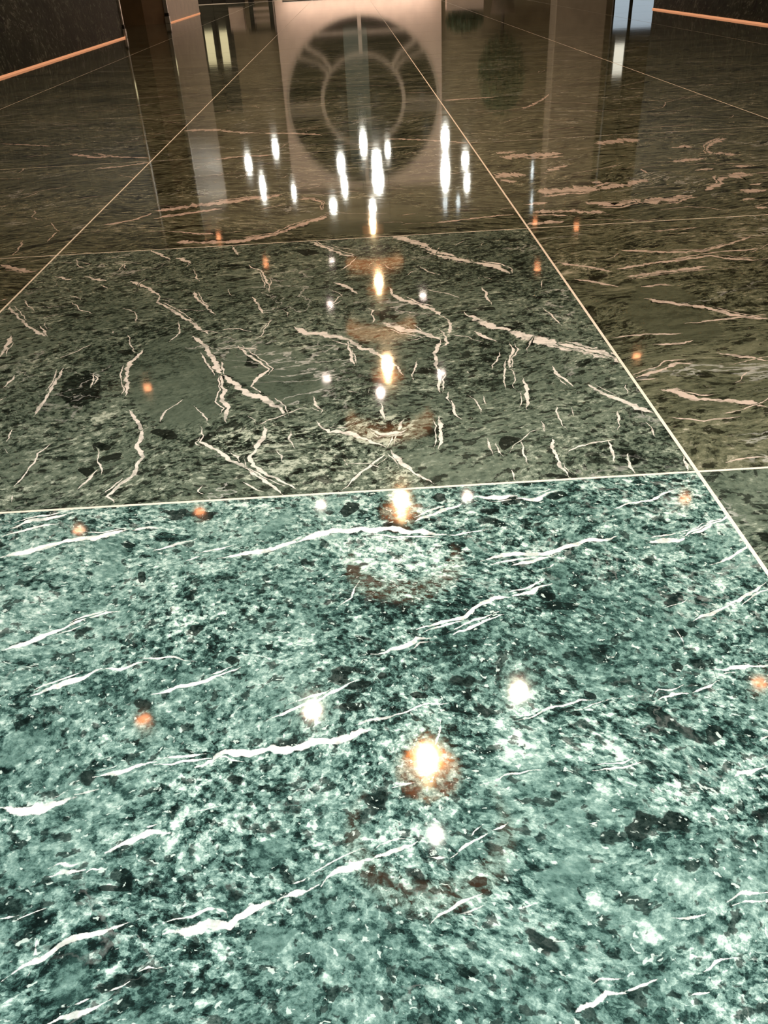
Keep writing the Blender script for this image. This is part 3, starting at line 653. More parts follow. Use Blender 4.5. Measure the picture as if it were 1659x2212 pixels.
M = {}
M['teal'] = marble('marble_teal', TEAL, 0.35, 1.15, 1.0, 1.22, -0.03, seam=0.2, folds=0.12, fleck=0.575, flat=0.5, calm0=0.7)
M['green'] = marble('marble_green', GREEN, -0.35, 1.4, 0.9, 1.15, 0.0, seam=0.6, folds=0.18, spark=0.35, fleck=0.56, flat=0.55, vein=(0.80, 0.72, 0.66))
M['olive'] = marble('marble_olive', OLIVE, -0.25, 3.5, 0.9, 1.0, 0.0, seam=0.5, spark=0.2, fleck=0.57, vein=(0.62, 0.49, 0.42))  # pinker, darker vein colour carries the warm light of the far floor
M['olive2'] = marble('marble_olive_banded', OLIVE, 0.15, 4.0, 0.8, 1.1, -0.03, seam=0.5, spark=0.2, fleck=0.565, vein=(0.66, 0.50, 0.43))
M['wallstone'] = marble('marble_wall', DEEP, 0.6, 1.8, 0.22, 1.1, 0.02, gloss=0.45, seam=0.9, wall_grain=True, hair=0.022, ior=1.22)
M['grout'] = plain('grout', (0.84, 0.72, 0.61), 0.7, var=0.12, scale=300)
M['copper'] = plain('copper', (0.80, 0.42, 0.22), 0.32, 1.0)
M['coppertrim'] = emit('foot_light', (1.0, 0.42, 0.20), 0.75)
M['chrome'] = plain('chrome', (0.75, 0.77, 0.78), 0.3, 0.85, var=0.05)
M['plaster'] = plain('plaster', (0.16, 0.13, 0.095), 0.8, var=0.06)
M['beige'] = plain('beige_stone', (0.42, 0.33, 0.25), 0.35, var=0.15, scale=5)
M['pink'] = plain('pink_stone', (0.62, 0.47, 0.39), 0.5, var=0.08, scale=5)
M['brown'] = plain('brown_panel', (0.20, 0.155, 0.095), 0.55, var=0.2, scale=3)
M['dark'] = plain('dark_panel', (0.018, 0.016, 0.012), 0.5, var=0.2)
M['nightglass'] = plain('night_glass', (0.010, 0.012, 0.009), 0.08, var=0.3, scale=2, IOR=1.12)
M['lattice'] = plain('lattice_metal', (0.42, 0.34, 0.28), 0.45, 0.0)
M['black'] = plain('black_metal', (0.015, 0.014, 0.013), 0.4, 0.3)
M['leaf'] = plain('leaf', (0.02, 0.06, 0.018), 0.6, var=0.4, scale=30)
M['bark'] = plain('bark', (0.06, 0.04, 0.025), 0.8)
M['pot'] = plain('pot', (0.30, 0.22, 0.17), 0.6)
M['bulb'] = emit('bulb_warm', (1.0, 0.70, 0.36), 24)
M['amber'] = emit('canopy_glow', (1.0, 0.40, 0.15), 1.35)  # emission stands in for the bulb's light on the canopy
M['lens'] = emit('lens_white', (1.0, 0.80, 0.70), 42)
M['lensred'] = emit('lens_red', (1.0, 0.36, 0.15), 30)
M['globe'] = emit('globe_white', (1.0, 0.98, 0.86), 15)
M['globedim'] = emit('globe_dim', (0.9, 1.0, 1.0), 3.5)
M['yellow'] = emit('lit_pane_yellow', (1.0, 0.86, 0.48), 0.9)
M['cream'] = emit('lit_pane_cream', (1.0, 0.95, 0.78), 1.25)
M['blue'] = emit('lit_panel_blue', (0.72, 0.86, 0.97), 0.62)
M['greyglass'] = plain('grey_glass', (0.20, 0.20, 0.17), 0.15)

# ------------------------------------------------------------------ floor
random.seed(7)
S = 1.2
JX, JY = 0.4232, 0.9040          # one joint crossing
J = 0.0026                        # half a joint
bm = bmesh.new()
box(bm, -8.0, 9.5, -4.2, 22.6, -0.06, -0.0005)
floor = struct(link_mesh('floor', bm, M['grout']))

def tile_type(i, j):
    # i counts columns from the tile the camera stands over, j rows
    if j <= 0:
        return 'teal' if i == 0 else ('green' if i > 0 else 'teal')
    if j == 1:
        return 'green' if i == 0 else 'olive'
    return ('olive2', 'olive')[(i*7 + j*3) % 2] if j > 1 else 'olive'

def make_tile_mesh(mat):
    b = bmesh.new()
    h = S/2 - J
    box(b, -h, h, -h, h, -0.02, 0.0)
    me = bpy.data.meshes.new('tile'); b.to_mesh(me); b.free()
    me.materials.append(M[mat])
    return me
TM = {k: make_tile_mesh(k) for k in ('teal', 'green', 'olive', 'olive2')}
tiles = {}
for i in range(-5, 8):
    for j in range(-2, 18):
        cx, cy = JX + (i - 0.5)*S, JY + (j - 0.5)*S
        ty = tile_type(i, j)
        o = bpy.data.objects.new('tile', TM[ty])
        COL.objects.link(o)
        o.parent = floor
        o.location = (cx, cy, 0)
        if (i, j) in ((0, 0), (0, 1)):
            o.color = ((0.31, 0.62, 0.2, 1), (0.53, 0.17, 0.7, 1))[j]
        else:
            o.color = (random.random(), random.random(), random.random(), 1)
        tiles[(i, j)] = (o, ty)

def tile_of(x, y):
    return (math.floor((x - JX)/S) + 1, math.floor((y - JY)/S) + 1)

# veins and clasts lie in their tile's polished face
inlay = {}
def inl(key):
    if key not in inlay:
        b = bmesh.new()
        for a in ('pv', 'pb', 'pd', 'ps', 'pl', 'pt'):
            b.verts.layers.float.new(a)
        L = {a: b.verts.layers.float[a] for a in ('pv', 'pb', 'pd', 'ps', 'pl', 'pt')}
        inlay[key] = (b, L)
    return inlay[key]

def clampt(key, x, y):
    i, j = key
    x0, x1 = JX + (i-1)*S + J, JX + i*S - J
    y0, y1 = JY + (j-1)*S + J, JY + j*S - J
    return min(max(x, x0), x1), min(max(y, y0), y1)

LEVEL = {'s': 0.00002, 'l': 0.00004, 't': 0.00006, 'd': 0.00008, 'b': 0.0001}
for pi, (kind, pts) in enumerate(PATCHES):
    cx = sum(p[0] for p in pts)/len(pts); cy = sum(p[1] for p in pts)/len(pts)
    key = tile_of(cx, cy)
    b, L = inl(key)
    lay = L['p' + kind]
    z = LEVEL[kind] + pi*0.0000002
    # outline as a radius for each bearing, so that it never folds over itself
    n = len(pts)
    dense = []
    for a in range(44):
        ang = 2*math.pi*a/44
        dx, dy = math.cos(ang), math.sin(ang)
        best = 0.0
        for q in range(n):
            (ax, ay), (bx_, by_) = pts[q], pts[(q+1) % n]
            ex, ey = bx_-ax, by_-ay
            den = dx*ey - dy*ex
            if abs(den) < 1e-12:
                continue
            r = ((ax-cx)*ey - (ay-cy)*ex)/den
            u = ((ax-cx)*dy - (ay-cy)*dx)/den
            if r > 0 and -1e-6 <= u <= 1+1e-6:
                best = max(best, r)
        dense.append(best)
    dense = [dense[a] if dense[a] > 0 else max(dense[a-1], dense[(a+1) % 44], 0.002) for a in range(44)]
    dense = [(dense[a-1] + 2*dense[a] + dense[(a+1) % 44])/4 for a in range(44)]
    dense = [(cx + r*math.cos(2*math.pi*a/44), cy + r*math.sin(2*math.pi*a/44)) for a, r in enumerate(dense)]
    rings = []
    for f, val in ((1.22, 0.0), (0.9, 0.4), (0.45, 1.0)):
        rg = []
        for x, y in dense:
            xx, yy = clampt(key, cx + (x-cx)*f, cy + (y-cy)*f)
            v = b.verts.new((xx, yy, z)); v[lay] = val
            rg.append(v)
        rings.append(rg)
    c = b.verts.new((cx, cy, z)); c[lay] = 1.0
    m = len(dense)
    for A, B in zip(rings, rings[1:]):
        for q in range(m):
            b.faces.new((A[q], A[(q+1) % m], B[(q+1) % m], B[q]))
    for q in range(m):
        b.faces.new((rings[-1][q], rings[-1][(q+1) % m], c))

rnd = random.Random(11)
def strand(vi, pts, wid, attr, key, z, soft=1.0):
    """ribbon of three rows along a wandering centre line; the mask value fades to both edges and to both ends"""
    P = []
    for a in range(len(pts)-1):
        (x0, y0), (x1, y1) = pts[a], pts[a+1]
        L0 = math.hypot(x1-x0, y1-y0)
        k = max(2, min(16, int(L0/0.005)))
        for s in range(k):
            t = s/k
            P.append((x0+(x1-x0)*t, y0+(y1-y0)*t, wid[a]+(wid[a+1]-wid[a])*t))
    P.append((pts[-1][0], pts[-1][1], wid[-1]))
    b, L = inl(key)
    n = len(P)
    prev = None
    for a, (x, y, w) in enumerate(P):
        x2, y2, _ = P[min(a+2, n-1)]; x1, y1, _ = P[max(a-2, 0)]
        dx, dy = x2-x1, y2-y1
        L0 = math.hypot(dx, dy) or 1e-6
        nx, ny = -dy/L0, dx/L0
        w = max(w, 2.2)/1000
        g = noise.noise(Vector((x*120, y*120, vi*3.1)))
        g2 = noise.noise(Vector((x*24, y*24, vi*1.7)))
        g3 = noise.noise(Vector((x*50, y*50, vi*2.3)))
        g4 = noise.noise(Vector((x*130, y*130, vi*4.3)))
        hw = max(w*((1.30 if key[1] == 0 else 0.98) + 0.8*g + 0.6*g2), w*0.30)
        end = min(a, n-1-a)
        fade = min(1.0, 0.42 + end/9.0) if attr == 'pv' else 1.0
        hw *= min(1.0, 0.45 + end/6.0)
        wob = g3*(0.0022 + 0.5*w) + g4*(0.0010 + 0.25*w)
        ox, oy = nx*wob, ny*wob
        row = []
        for s, val in ((-1, 0.0), (0, fade*soft), (1, 0.0)):
            xx, yy = clampt(key, x + ox + nx*hw*s, y + oy + ny*hw*s)
            v = b.verts.new((xx, yy, z)); v[L[attr]] = val
            row.append(v)
        if prev:
            for s in (0, 1):
                b.faces.new((prev[s], prev[s+1], row[s+1], row[s]))
        prev = row

count = 0
for vi, (pts, wid, attr) in enumerate(VEINS):
    mx, my = pts[len(pts)//2]
    key = tile_of(mx, my)
    strand(vi, pts, wid, attr, key, 0.00012 + count*1e-7, 1.0); count += 1
    # a thinner companion runs beside the stronger veins for part of their length
    if attr == 'pv' and len(pts) >= 4 and key[1] < 3:
        side = rnd.choice((-1, 1))
        a0 = rnd.randrange(0, len(pts)-2); a1 = min(len(pts), a0 + rnd.randrange(3, 6))
        q = []
        for a in range(a0, a1):
            x2, y2 = pts[min(a+1, len(pts)-1)]; x1, y1 = pts[max(a-1, 0)]
            L0 = math.hypot(x2-x1, y2-y1) or 1e-6
            o = side*(0.004 + wid[a]*0.0009)*(0.6 + 0.8*rnd.random())
            q.append((pts[a][0] - (y2-y1)/L0*o, pts[a][1] + (x2-x1)/L0*o))
        strand(vi+500, q, [max(2.0, w*0.35) for w in wid[a0:a1]], 'pv', key, 0.00012 + count*1e-7, 0.8); count += 1
# short wisps that fill each slab along its own grain: (tile, number, bearing in degrees, spread, length, width)
for key, num, brg, spr, ln, wd in (((0, 1), 85, 105, 28, 0.085, 3.2), ((0, 0), 42, 27, 14, 0.075, 2.6), ((1, 1), 46, 8, 16, 0.13, 2.6),
                                   ((1, 2), 30, 2, 10, 0.16, 4.0), ((0, 2), 34, 12, 14, 0.14, 3.0), ((-1, 1), 24, 60, 30, 0.10, 3.0),
                                   ((-1, 2), 26, 40, 40, 0.12, 4.0), ((0, 3), 26, 2, 10, 0.30, 3.5), ((1, 3), 20, 4, 12, 0.25, 4.0), ((-1, 3), 20, 5, 14, 0.25, 4.0),
                                   ((0, 4), 16, 2, 8, 0.35, 4.0), ((-1, 4), 14, 4, 12, 0.3, 4.0), ((1, 4), 14, 4, 12, 0.3, 4.0)):
    i, j = key
    for q in range(num):
        x = JX + (i-1+rnd.uniform(0.04, 0.96))*S; y = JY + (j-1+rnd.uniform(0.04, 0.96))*S
        a = math.radians(brg + rnd.gauss(0, spr))
        l0 = ln*rnd.uniform(0.4, 1.5)
        p = [(x, y)]
        for st in range(4):
            a += rnd.gauss(0, 0.28)
            p.append((p[-1][0] + math.cos(a)*l0/4, p[-1][1] + math.sin(a)*l0/4))
        strand(900+count, p, [wd*rnd.uniform(0.5, 1.2) for _ in p], 'pv', key, 0.00012 + count*1e-7, rnd.uniform(0.55, 0.85)); count += 1

for key, (b, L) in inlay.items():
    if key not in tiles:
        b.free()
        continue
    o, ty = tiles[key]
    for f in b.faces:
        f.normal_update()
        if f.normal.z < 0:
            f.normal_flip()
    bmesh.ops.translate(b, verts=b.verts, vec=(-o.location.x, -o.location.y, 0))
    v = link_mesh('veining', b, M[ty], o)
    v.color = o.color
    v['label'] = 'pale calcite veins and mottled clasts in the polished face'

# ------------------------------------------------------------------ walls and ceilings
XL, XR = -2.62, 3.497
CZ = 3.226
def wall(name, x0, x1, y0, y1, z1, mat):
    return struct(bxo(name, (x0, x1, y0, y1, 0.0, z1), mat))
def clad(parent, axis, fixed, a0, a1, z0, z1, n, mat, out):
    """n stone slabs side by side on a wall face, 3 mm joints, 12 mm thick"""
    step = (a1-a0)/n
    for q in range(n):
        s0, s1 = a0+q*step+0.0015, a0+(q+1)*step-0.0015
        lo, hi = sorted((fixed, fixed+out*0.012))
        if axis == 'x':
            o = bxo('panel', (lo, hi, s0, s1, z0, z1), mat, parent)
        else:
            o = bxo('panel', (s0, s1, lo, hi, z0, z1), mat, parent)
        o.color = (random.random(), random.random(), random.random(), 1)
w = wall('wall_left', XL-0.35, XL-0.012, -4.0, 11.0, CZ, M['dark'])
clad(w, 'x', XL-0.012, -4.0, 11.0, 0.014, CZ-0.01, 6, M['wallstone'], 1)
w = wall('wall_right', XR+0.012, XR+0.35, -4.0, 10.87, CZ, M['dark'])
clad(w, 'x', XR+0.012, -4.0, 10.87, 0.014, CZ-0.01, 6, M['wallstone'], -1)
w = wall('wall_left_end', XL-0.35, XL-0.012, 13.9, 16.85, CZ, M['beige'])
clad(w, 'x', XL-0.012, 13.9, 16.85, 0.014, CZ-0.01, 2, M['beige'], 1)
clad(w, 'y', 16.85, XL-0.35, XL, 0.014, CZ-0.01, 1, M['beige'], 1)
wall('wall_recess', -4.2, -4.1, 11.0, 13.9, CZ, M['brown'])
wall('wall_recess_side', -4.1, XL-0.35, 10.9, 11.0, CZ, M['brown'])
wall('wall_recess_side', -4.1, XL-0.35, 13.9, 14.0, CZ, M['brown'])
wall('wall_back', -3.0, 3.9, -4.12, -4.0, CZ, M['plaster'])
wall('wall_far_left', -7.1, -7.0, 16.85, 22.3, 6.5, M['brown'])
wall('wall_far_left_return', -7.1, XL-0.35, 16.75, 16.85, 6.5, M['brown'])
wall('wall_far_right', 9.0, 9.1, 10.87, 22.3, 6.5, M['brown'])
wall('wall_far_right_return', XR+0.35, 9.1, 10.75, 10.87, 6.5, M['brown'])
struct(bxo('ceiling', (-4.2, 9.0, -4.1, 15.0, CZ, CZ+0.12), M['plaster']))
struct(bxo('ceiling', (-7.1, 9.1, 15.0, 22.6, 6.5, 6.6), M['brown']))
struct(bxo('trim_1', (-7.1, 9.1, 14.98, 15.1, CZ, 6.5), M['brown']))
# lit copper strip where the wall slabs meet the floor
for nm, d in (('baseboard_left', (XL-0.012, XL+0.010, -4.0, 11.0, 0.0, 0.014)),
              ('baseboard_left_end', (XL-0.012, XL+0.010, 13.9, 16.85, 0.0, 0.014)),
              ('baseboard_right', (XR-0.010, XR+0.012, -4.0, 10.87, 0.0, 0.014))):
    struct(bxo(nm, d, M['coppertrim']))

# far wall with a square opening for the round screen
GX, GZ, GR, GY = 0.22, 2.20, 1.86, 22.0
bm = bmesh.new()
box(bm, -7.0, GX-GR-0.06, GY+0.08, GY+0.3, 0, 6.5)
box(bm, GX+GR+0.06, 9.0, GY+0.08, GY+0.3, 0, 6.5)
box(bm, GX-GR-0.06, GX+GR+0.06, GY+0.08, GY+0.3, GZ+GR+0.1, 6.5)
box(bm, GX-GR-0.06, GX+GR+0.06, GY+0.16, GY+0.3, 0, GZ+GR+0.1)
wall_far = struct(link_mesh('wall_far', bm, M['brown']))

# ------------------------------------------------------------------ round lattice screen at the end of the hall
gate = empty('round_lattice_screen', 'pink stone screen with a round bronze lattice at the end of the hall', 'screen', (GX, GY, 0))
bm = bmesh.new()
N = 96
zt, zb = GZ+GR+0.08, 0.0
hw = GR+0.05
front = []
for y in (-0.05, 0.05):
    inner = [bm.verts.new((GR*0.985*math.cos(2*math.pi*i/N), y, GZ+GR*0.985*math.sin(2*math.pi*i/N))) for i in range(N)]
    outer = []
    for i in range(N):
        a = 2*math.pi*i/N
        c, s = math.cos(a), math.sin(a)
        k = min(hw/abs(c) if abs(c) > 1e-6 else 1e9, ((zt-GZ) if s > 0 else (GZ-zb))/abs(s) if abs(s) > 1e-6 else 1e9)
        outer.append(bm.verts.new((k*c, y, GZ+k*s)))
    front.append((inner, outer))
for i in range(N):
    j = (i+1) % N
    (fi, fo), (bi, bo) = front
    bm.faces.new((fi[i], fi[j], fo[j], fo[i]))
    bm.faces.new((bi[j], bi[i], bo[i], bo[j]))
    bm.faces.new((fi[j], fi[i], bi[i], bi[j]))
    bm.faces.new((fo[i], fo[j], bo[j], bo[i]))
link_mesh('stone_surround', bm, M['pink'], gate)
bm = bmesh.new(); ring_bm(bm, 0, GZ-0.04, 0.99, 0.085, 0.04)
link_mesh('inner_ring', bm, M['lattice'], gate)
bm = bmesh.new(); ring_bm(bm, 0, GZ, GR-0.03, 0.06, 0.06)
link_mesh('outer_ring', bm, M['lattice'], gate)
def spoke(pts, w=0.085):
    b = bmesh.new()
    for a, c in zip(pts, pts[1:]):
        bar(b, a, c, w, 0.03)
    link_mesh('spoke', b, M['lattice'], gate)
spoke([(0, 0.28), (0, GZ-1.03)])
spoke([(0, GZ+0.95), (0, GZ+GR-0.03)])
for sx in (-1, 1):
    spoke([(sx*0.99, GZ+0.02), (sx*1.85, GZ+0.02)], 0.07)
    spoke([(sx*0.99, GZ+0.20), (sx*1.80, GZ+0.20)], 0.06)
    spoke([(sx*1.46, 0.85), (sx*0.92, 1.18), (sx*0.72, GZ-0.75)])
    spoke([(sx*1.55, 1.15), (sx*1.02, 1.32), (sx*0.80, GZ-0.66)], 0.06)
spoke([(-1.50, 0.72), (1.50, 0.72)], 0.06)
bm = bmesh.new(); box(bm, -GR, GR, 0.055, 0.075, 0.2, GZ+GR)
link_mesh('glass', bm, M['nightglass'], gate)

# low linear uplight added to brighten the foot of the screen
t = empty('fill_uplight', 'added long low black fill uplight at the foot of the round screen', 'lamp', (GX, 21.62, 0))
bxo('housing', (-1.7, 1.7, -0.04, 0.04, 0.0, 0.035), M['black'], t, 0.004)
bxo('lens', (-1.68, 1.68, -0.02, 0.03, 0.0352, 0.038), M['cream'], t)
lamp('uplight', 'AREA', (GX, 21.64, 0.05), 15, (1.0, 0.84, 0.72), (math.radians(150), 0, 0), shape='RECTANGLE', size=3.4, size_y=0.06)

# ------------------------------------------------------------------ pendants down the middle of the hall
def make_pendant():
    t = empty('pendant_lamp', '', 'lamp')
    top = CZ - 0.0
    lath('canopy', [(0.0, -0.004), (0.47, -0.004), (0.49, -0.02), (0.47, -0.03), (0.0, -0.03)], M['copper'], t, 48)
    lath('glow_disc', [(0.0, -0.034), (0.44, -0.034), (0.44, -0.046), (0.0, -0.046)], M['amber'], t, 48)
    lath('baffle', [(0.0, -0.155), (0.30, -0.16), (0.36, -0.175), (0.35, -0.185), (0.0, -0.185)], M['black'], t, 48)  # dark disc added to cut the glow to a crescent
    lath('rod', [(0.012, -0.044), (0.012, -0.40), (0.0, -0.40)], M['black'], t, 12)
    lath('shade', [(0.03, -0.36), (0.07, -0.37), (0.16, -0.50), (0.165, -0.52), (0.155, -0.515), (0.065, -0.385), (0.03, -0.375)], M['copper'], t, 40)
    lath('bulb', [(0.0, -0.40), (0.018, -0.41), (0.028, -0.46), (0.030, -0.53), (0.018, -0.565), (0.0, -0.575)], M['bulb'], t, 20)
    return t
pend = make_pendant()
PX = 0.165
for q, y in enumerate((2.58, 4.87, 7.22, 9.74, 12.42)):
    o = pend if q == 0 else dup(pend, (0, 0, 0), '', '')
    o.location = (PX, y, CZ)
    o['label'] = ('nearest', 'second', 'third', 'fourth', 'farthest')[q] + ' copper pendant lamp over the middle of the green marble floor'
    o['group'] = 'copper pendants along the hall'
    lamp('pendant_light', 'POINT', (PX, y, CZ-0.62), (34, 34, 26, 14, 10)[q], (1.0, 0.62, 0.32), shadow_soft_size=0.04)

# two bare white bulbs on cords
for q, (x, y, dz) in enumerate(((0.16, 2.075, 0.24), (0.08, 6.70, 0.085))):
    t = empty('cord_bulb', ('nearer' if q == 0 else 'farther') + ' bare white bulb on a cord beside the copper pendants', 'lamp', (x, y, CZ))
    lath('cord', [(0.0, -0.002), (0.02, -0.002), (0.02, -0.015), (0.005, -0.02), (0.005, -0.44-dz), (0.0, -0.44-dz)], M['black'], t, 10)
    lath('bulb', [(r, z-dz) for r, z in ((0.0, -0.44), (0.014, -0.45), (0.032, -0.49), (0.034, -0.52), (0.02, -0.545), (0.0, -0.55))], M['lens'], t, 18)

# recessed downlights
def make_down(mat):
    t = empty('downlight', '', 'lamp')
    lath('trim_ring', [(0.046, -0.002), (0.075, -0.002), (0.075, -0.010), (0.056, -0.016), (0.046, -0.010)], M['chrome'], t, 28)
    lath('lens', [(0.0, -0.004), (0.046, -0.004), (0.043, -0.009), (0.0, -0.012)], mat, t, 28)
    return t
dw = make_down(M['lens']); dr = make_down(M['lensred'])
WHITE = [(-0.50, 12.69), (-0.49, 10.72), (-0.49, 8.34), (-0.49, 5.79), (-0.48, 3.48),
         (0.78, 10.87), (0.78, 8.31), (0.76, 5.78), (0.80, 3.53), (0.09, 7.91), (0.19, 2.59+0.02)]
WARMS = [(-2.50, 5.62), (-2.49, 8.38), (-1.52, 3.48), (-1.52, 5.80), (2.29, 3.49), (2.55, 5.57), (3.01, 8.47),
         (3.58, 13.79), (-2.48, 14.42), (2.98, 14.28), (2.53, 11.78), (-1.53, 12.77)]
for x, y in WHITE:
    lamp('downlight_beam', 'SPOT', (x, y, CZ-0.02), {3: 70, 5: 90, 8: 45, 7: 45}.get(int(y), 20), (1.0, 0.80, 0.58), spot_size=math.radians(120), spot_blend=1.0, shadow_soft_size=0.03)
ORD = ('first', 'second', 'third', 'fourth', 'fifth', 'sixth', 'seventh', 'eighth', 'ninth', 'tenth', 'eleventh', 'twelfth', 'thirteenth')
def place_row(src, pts, what):
    pts = sorted(pts, key=lambda p: (round(p[1]), p[0]))
    for q, (x, y) in enumerate(pts):
        o = src if q == 0 else dup(src, (0, 0, 0), '', '')
        o.location = (x, y, CZ)
        side = 'left of' if x < -0.2 else ('right of' if x > 0.4 else 'among')
        near = min(range(5), key=lambda r: abs((2.58, 4.87, 7.22, 9.74, 12.42)[r] - y))
        o['label'] = '%s ceiling downlight %s from the near end, %s the copper pendants' % (what, ORD[q], side)
        o['group'] = what + ' downlights in the ceiling'
place_row(dw, [p for p in WHITE if abs(p[1]-2.61) > 0.05], 'white')
place_row(dr, WARMS, 'amber')

# rings for the two ceiling spots, frame added round the far hall's fill light
for q, (x, y) in enumerate(((0.02, -0.50), (0.5, -1.2))):
    t = empty('ceiling_spot', ('cool' if q == 0 else 'added warm') + ' ceiling spot in a black ring behind the nearest copper pendant', 'lamp', (x, y, CZ))
    lath('ring', [(0.11, -0.001), (0.15, -0.001), (0.15, -0.03), (0.13, -0.03), (0.11, -0.02), (0.11, -0.001)], M['black'], t, 28)
t = empty('fill_light_frame', 'wide frame added around the fill light of the tall far hall', 'lamp', (0.5, 18.8, 6.5))
for d in ((-4.6, 4.6, -2.85, -2.75), (-4.6, 4.6, 2.75, 2.85), (-4.6, -4.5, -2.75, 2.75), (4.5, 4.6, -2.75, 2.75)):
    bxo('frame', d + (-0.22, -0.001), M['brown'], t)

# ------------------------------------------------------------------ hanging globes in the tall far hall
def make_globe(r, hgt, mat):
    t = empty('globe_lamp', '', 'lamp')
    prof = [(0.0, -hgt/2)] + [(r*math.sin(math.pi*i/10), -hgt/2*math.cos(math.pi*i/10)) for i in range(1, 10)] + [(0.0, hgt/2)]
    lath('globe', prof, mat, t, 20)
    lath('cap', [(0.0, hgt/2-0.01), (0.045, hgt/2-0.01), (0.03, hgt/2+0.05), (0.0, hgt/2+0.06)], M['chrome'], t, 16)
    return t
def hang(t, x, y, z):
    lath('rod', [(0.006, 0.05), (0.006, 6.5-z-0.001), (0.0, 6.5-z-0.001)], M['black'], t, 8)
    t.location = (x, y, z)
GL = [(-2.38, 2.90, .07, .22, 1), (-2.13, 3.40, .06, .36, 1), (-1.76, 2.61, .07, .22, 1), (-1.46, 3.53, .05, .22, 1), (-0.61, 3.87, .09, .20, 1),
      (-0.37, 3.01, .08, .26, 1), (-0.33, 3.46, .07, .30, 1), (0.14, 2.62, .08, .34, 1), (0.41, 3.00, .115, .34, 1), (0.42, 3.38, .12, .36, 1),
      (0.27, 3.97, .08, .26, 1), (0.66, 2.78, .06, .18, 1), (1.91, 2.60, .09, .30, 1), (1.91, 3.30, .10, .60, 1), (1.91, 3.96, .05, .26, 0),
      (2.35, 3.06, .08, .20, 1), (2.39, 3.54, .07, .26, 1), (3.84, 3.38, .03, .24, 0), (3.86, 4.07, .03, .36, 0), (2.2, 3.95, .04, .2, 0)]
GL.sort()
for q, (x, z, r, hg, br) in enumerate(GL):
    t = make_globe(r, hg*1.35, M['globe'] if br else M['globedim'])
    yy = 17.6 + 0.62*(q % 5)
    x, z = x*yy/19.0, (z + EYE)*yy/19.0 - EYE
    hang(t, x, yy, z)
    t['label'] = '%s %s hanging lamp in the tall far hall, %d%s from the left' % ('bright white' if br else 'dim white', 'long' if hg > 0.3 else 'round', q+1, 'th' if q not in (0, 1, 2) else ('st', 'nd', 'rd')[q])
    t['group'] = 'hanging lamps of the far hall'

# faint glowing tube added to give the pale streak before the screen
k = NT('faint_glow')
e1 = k.n('ShaderNodeEmission', ins={'Color': (0.92, 1.0, 0.74, 1), 'Strength': 0.30})
e2 = k.n('ShaderNodeBsdfTransparent')
ms = k.n('ShaderNodeMixShader', ins={0: 0.12})
k.t.links.new(e2.outputs[0], ms.inputs[1]); k.t.links.new(e1.outputs[0], ms.inputs[2]); k.t.links.new(ms.outputs[0], k.out.inputs[0])
t = empty('glow_tube', 'tall faint glowing tube added before the round screen', 'lamp', (0.10, 20.4, 0.55))
lath('tube', [(0.0, 0.0), (0.24, 0.0), (0.26, 0.03), (0.26, 2.75), (0.24, 2.78), (0.0, 2.78)], k.m, t, 32)
lath('cap', [(0.0, 2.785), (0.10, 2.785), (0.09, 2.84), (0.0, 2.84)], M['chrome'], t, 24)
lath('rod', [(0.008, 2.84), (0.008, 5.949), (0.0, 5.949)], M['black'], t, 8)

# ------------------------------------------------------------------ things along the far wall
t = empty('door_1', 'dark double door with two lit yellow panes left of the round screen', 'door', (-3.1, 22.02, 0))
struct(t); del t['category']
bxo('leaf', (-0.38, -0.005, 0, 0.05, 0.01, 2.3), M['dark'], t)
bxo('leaf', (0.005, 0.38, 0, 0.05, 0.01, 2.3), M['dark'], t)
bxo('lit_pane', (-0.28, -0.09, -0.012, 0.0, 0.55, 1.22), M['yellow'], t)
bxo('lit_pane', (0.06, 0.24, -0.012, 0.0, 0.55, 1.22), M['yellow'], t)
t = empty('plinth', 'pink stone plinth standing between the dark door and the bench', 'plinth', (-2.55, 21.8, 0))
bxo('base', (-0.2, 0.2, -0.15, 0.15, 0, 0.08), M['dark'], t); bxo('block', (-0.17, 0.17, -0.13, 0.13, 0.08, 0.52), M['pink'], t, 0.01)
t = empty('slatted_bench', 'dark bench with pale slats against the far wall', 'bench', (-1.98, 21.6, 0))
for x in (-0.24, 0.2):
    bxo('leg', (x, x+0.09, -0.2, 0.2, 0, 0.52), M['black'], t)
for z in (0.10, 0.22, 0.34):
    bxo('slat', (-0.15, 0.2, -0.2, -0.17, z, z+0.05), M['pink'], t)
bxo('seat', (-0.3, 0.3, -0.22, 0.22, 0.52, 0.58), M['black'], t)
t = empty('planter', 'long planter box with a clipped green hedge right of the round screen', 'planter', (2.62, 21.6, 0))
bxo('box', (-0.42, 0.42, -0.16, 0.16, 0, 0.36), M['pink'], t, 0.012)
def foliage(name, parent, dims, n, size, seed):
    rnd = random.Random(seed)
    b = bmesh.new()
    cx, cy, cz, rx, ry, rz = dims
    for q in range(n):
        while True:
            u = [rnd.uniform(-1, 1) for _ in range(3)]
            if 0.3 < sum(c*c for c in u) < 1.0:
                break
        p = Vector((cx+u[0]*rx, cy+u[1]*ry, cz+u[2]*rz))
        d = Vector((rnd.uniform(-1, 1), rnd.uniform(-1, 1), rnd.uniform(-1, 1))).normalized()
        e = d.orthogonal().normalized()
        s = size*rnd.uniform(0.7, 1.3)
        v = [b.verts.new(p + d*s*a + e*s*c) for a, c in ((-1, 0), (0, 0.4), (1, 0), (0, -0.4))]
        b.faces.new(v)
    o = link_mesh(name, b, M['leaf'], parent)
    o['kind'] = 'stuff'
    return o
foliage('foliage', t, (0, 0, 0.58, 0.44, 0.16, 0.24), 900, 0.05, 3)
t = empty('potted_shrub', 'tall dark rounded shrub in a clay pot right of the hedge planter', 'plant', (3.45, 21.3, 0))
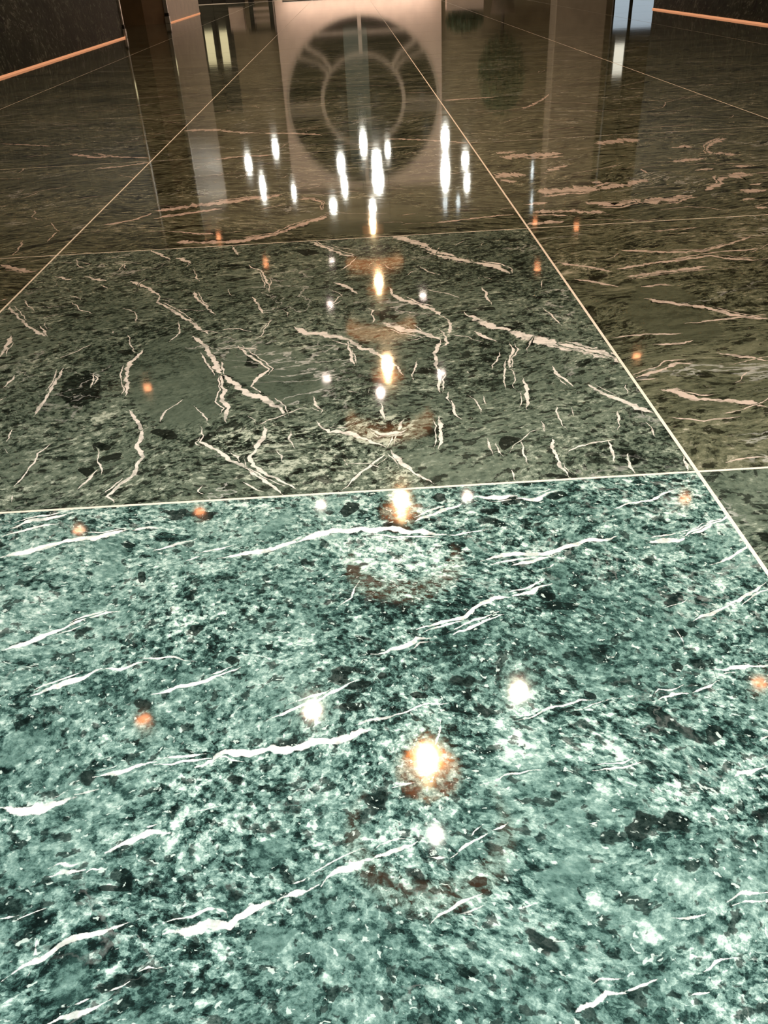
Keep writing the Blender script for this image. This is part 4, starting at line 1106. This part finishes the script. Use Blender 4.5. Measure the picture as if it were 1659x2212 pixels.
lath('pot', [(0.0, 0.0), (0.2, 0.0), (0.27, 0.42), (0.29, 0.45), (0.25, 0.45), (0.22, 0.4), (0.0, 0.4)], M['pot'], t)
lath('trunk', [(0.04, 0.38), (0.032, 1.1), (0.0, 1.1)], M['bark'], t, 10)
foliage('foliage', t, (0, 0, 1.7, 0.55, 0.5, 0.85), 1800, 0.07, 5)
for q, (x, wd, mt, lb) in enumerate(((4.98, 1.10, 'beige', 'pale stone pillar right of the potted shrub'), (6.6, 0.5, 'brown', 'slim brown pillar near the right end of the far hall'),
                                    (-5.2, 0.9, 'beige', 'pale stone pillar at the left end of the far hall'))):
    t = tag(bxo('pillar', (-wd/2, wd/2, -0.3, 0.3, 0, 6.49), M[mt], None, 0.02), lb, 'pillar')
    t.location = (x, 20.6, 0)

# glass doors beyond the right wall
t = empty('door_2', 'bluish glass door with a dark stile beyond the right wall', 'door', (4.06, 13.5, 0))
struct(t); del t['category']
bxo('frame', (-0.30, -0.28, -0.03, 0.03, 0, 2.5), M['black'], t)
bxo('frame', (0.33, 0.36, -0.03, 0.03, 0, 2.5), M['black'], t)
bxo('stile', (-0.07, -0.025, -0.03, 0.03, 0, 2.5), M['black'], t)
bxo('frame', (-0.30, 0.36, -0.03, 0.03, 2.5, 2.56), M['black'], t)
bxo('lit_panel', (-0.28, -0.07, -0.01, 0.01, 0.0, 0.36), M['blue'], t)
bxo('lit_panel', (-0.025, 0.33, -0.01, 0.01, 0.0, 0.36), M['blue'], t)
bxo('pane', (-0.28, -0.07, -0.01, 0.01, 0.36, 2.5), M['greyglass'], t)
bxo('pane', (-0.025, 0.33, -0.01, 0.01, 0.36, 2.5), M['greyglass'], t)
bxo('lit_pane', (-0.22, -0.08, -0.02, -0.011, 0.55, 0.95), M['cream'], t)

# chrome jambs of the opening in the left wall
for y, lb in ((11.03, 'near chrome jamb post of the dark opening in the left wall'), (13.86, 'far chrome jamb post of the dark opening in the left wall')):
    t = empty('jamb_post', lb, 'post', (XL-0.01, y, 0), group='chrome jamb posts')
    bxo('foot', (-0.035, 0.035, -0.03, 0.03, 0, 0.09), M['chrome'], t, 0.004)
    bxo('collar', (-0.030, 0.030, -0.026, 0.026, 0.09, 0.13), M['black'], t, 0.004)
    bxo('shaft', (-0.026, 0.026, -0.022, 0.022, 0.13, CZ-0.01), M['chrome'], t, 0.004)
    bxo('glow_strip', (0.0265, 0.030, -0.018, 0.018, 0.46, 0.64), M['yellow'], t)  # small glowing strip added on the post face
t = empty('door_3', 'dark glass door set back in the left wall opening', 'door', (-3.3, 12.45, 0))
struct(t); del t['category']
bxo('frame', (-0.04, 0.04, -1.4, -1.33, 0, 2.6), M['black'], t)
bxo('frame', (-0.04, 0.04, 1.33, 1.4, 0, 2.6), M['black'], t)
bxo('frame', (-0.04, 0.04, -1.4, 1.4, 2.6, 2.68), M['black'], t)
bxo('pane', (-0.008, 0.008, -1.33, 1.33, 0.0, 2.6), M['nightglass'], t)
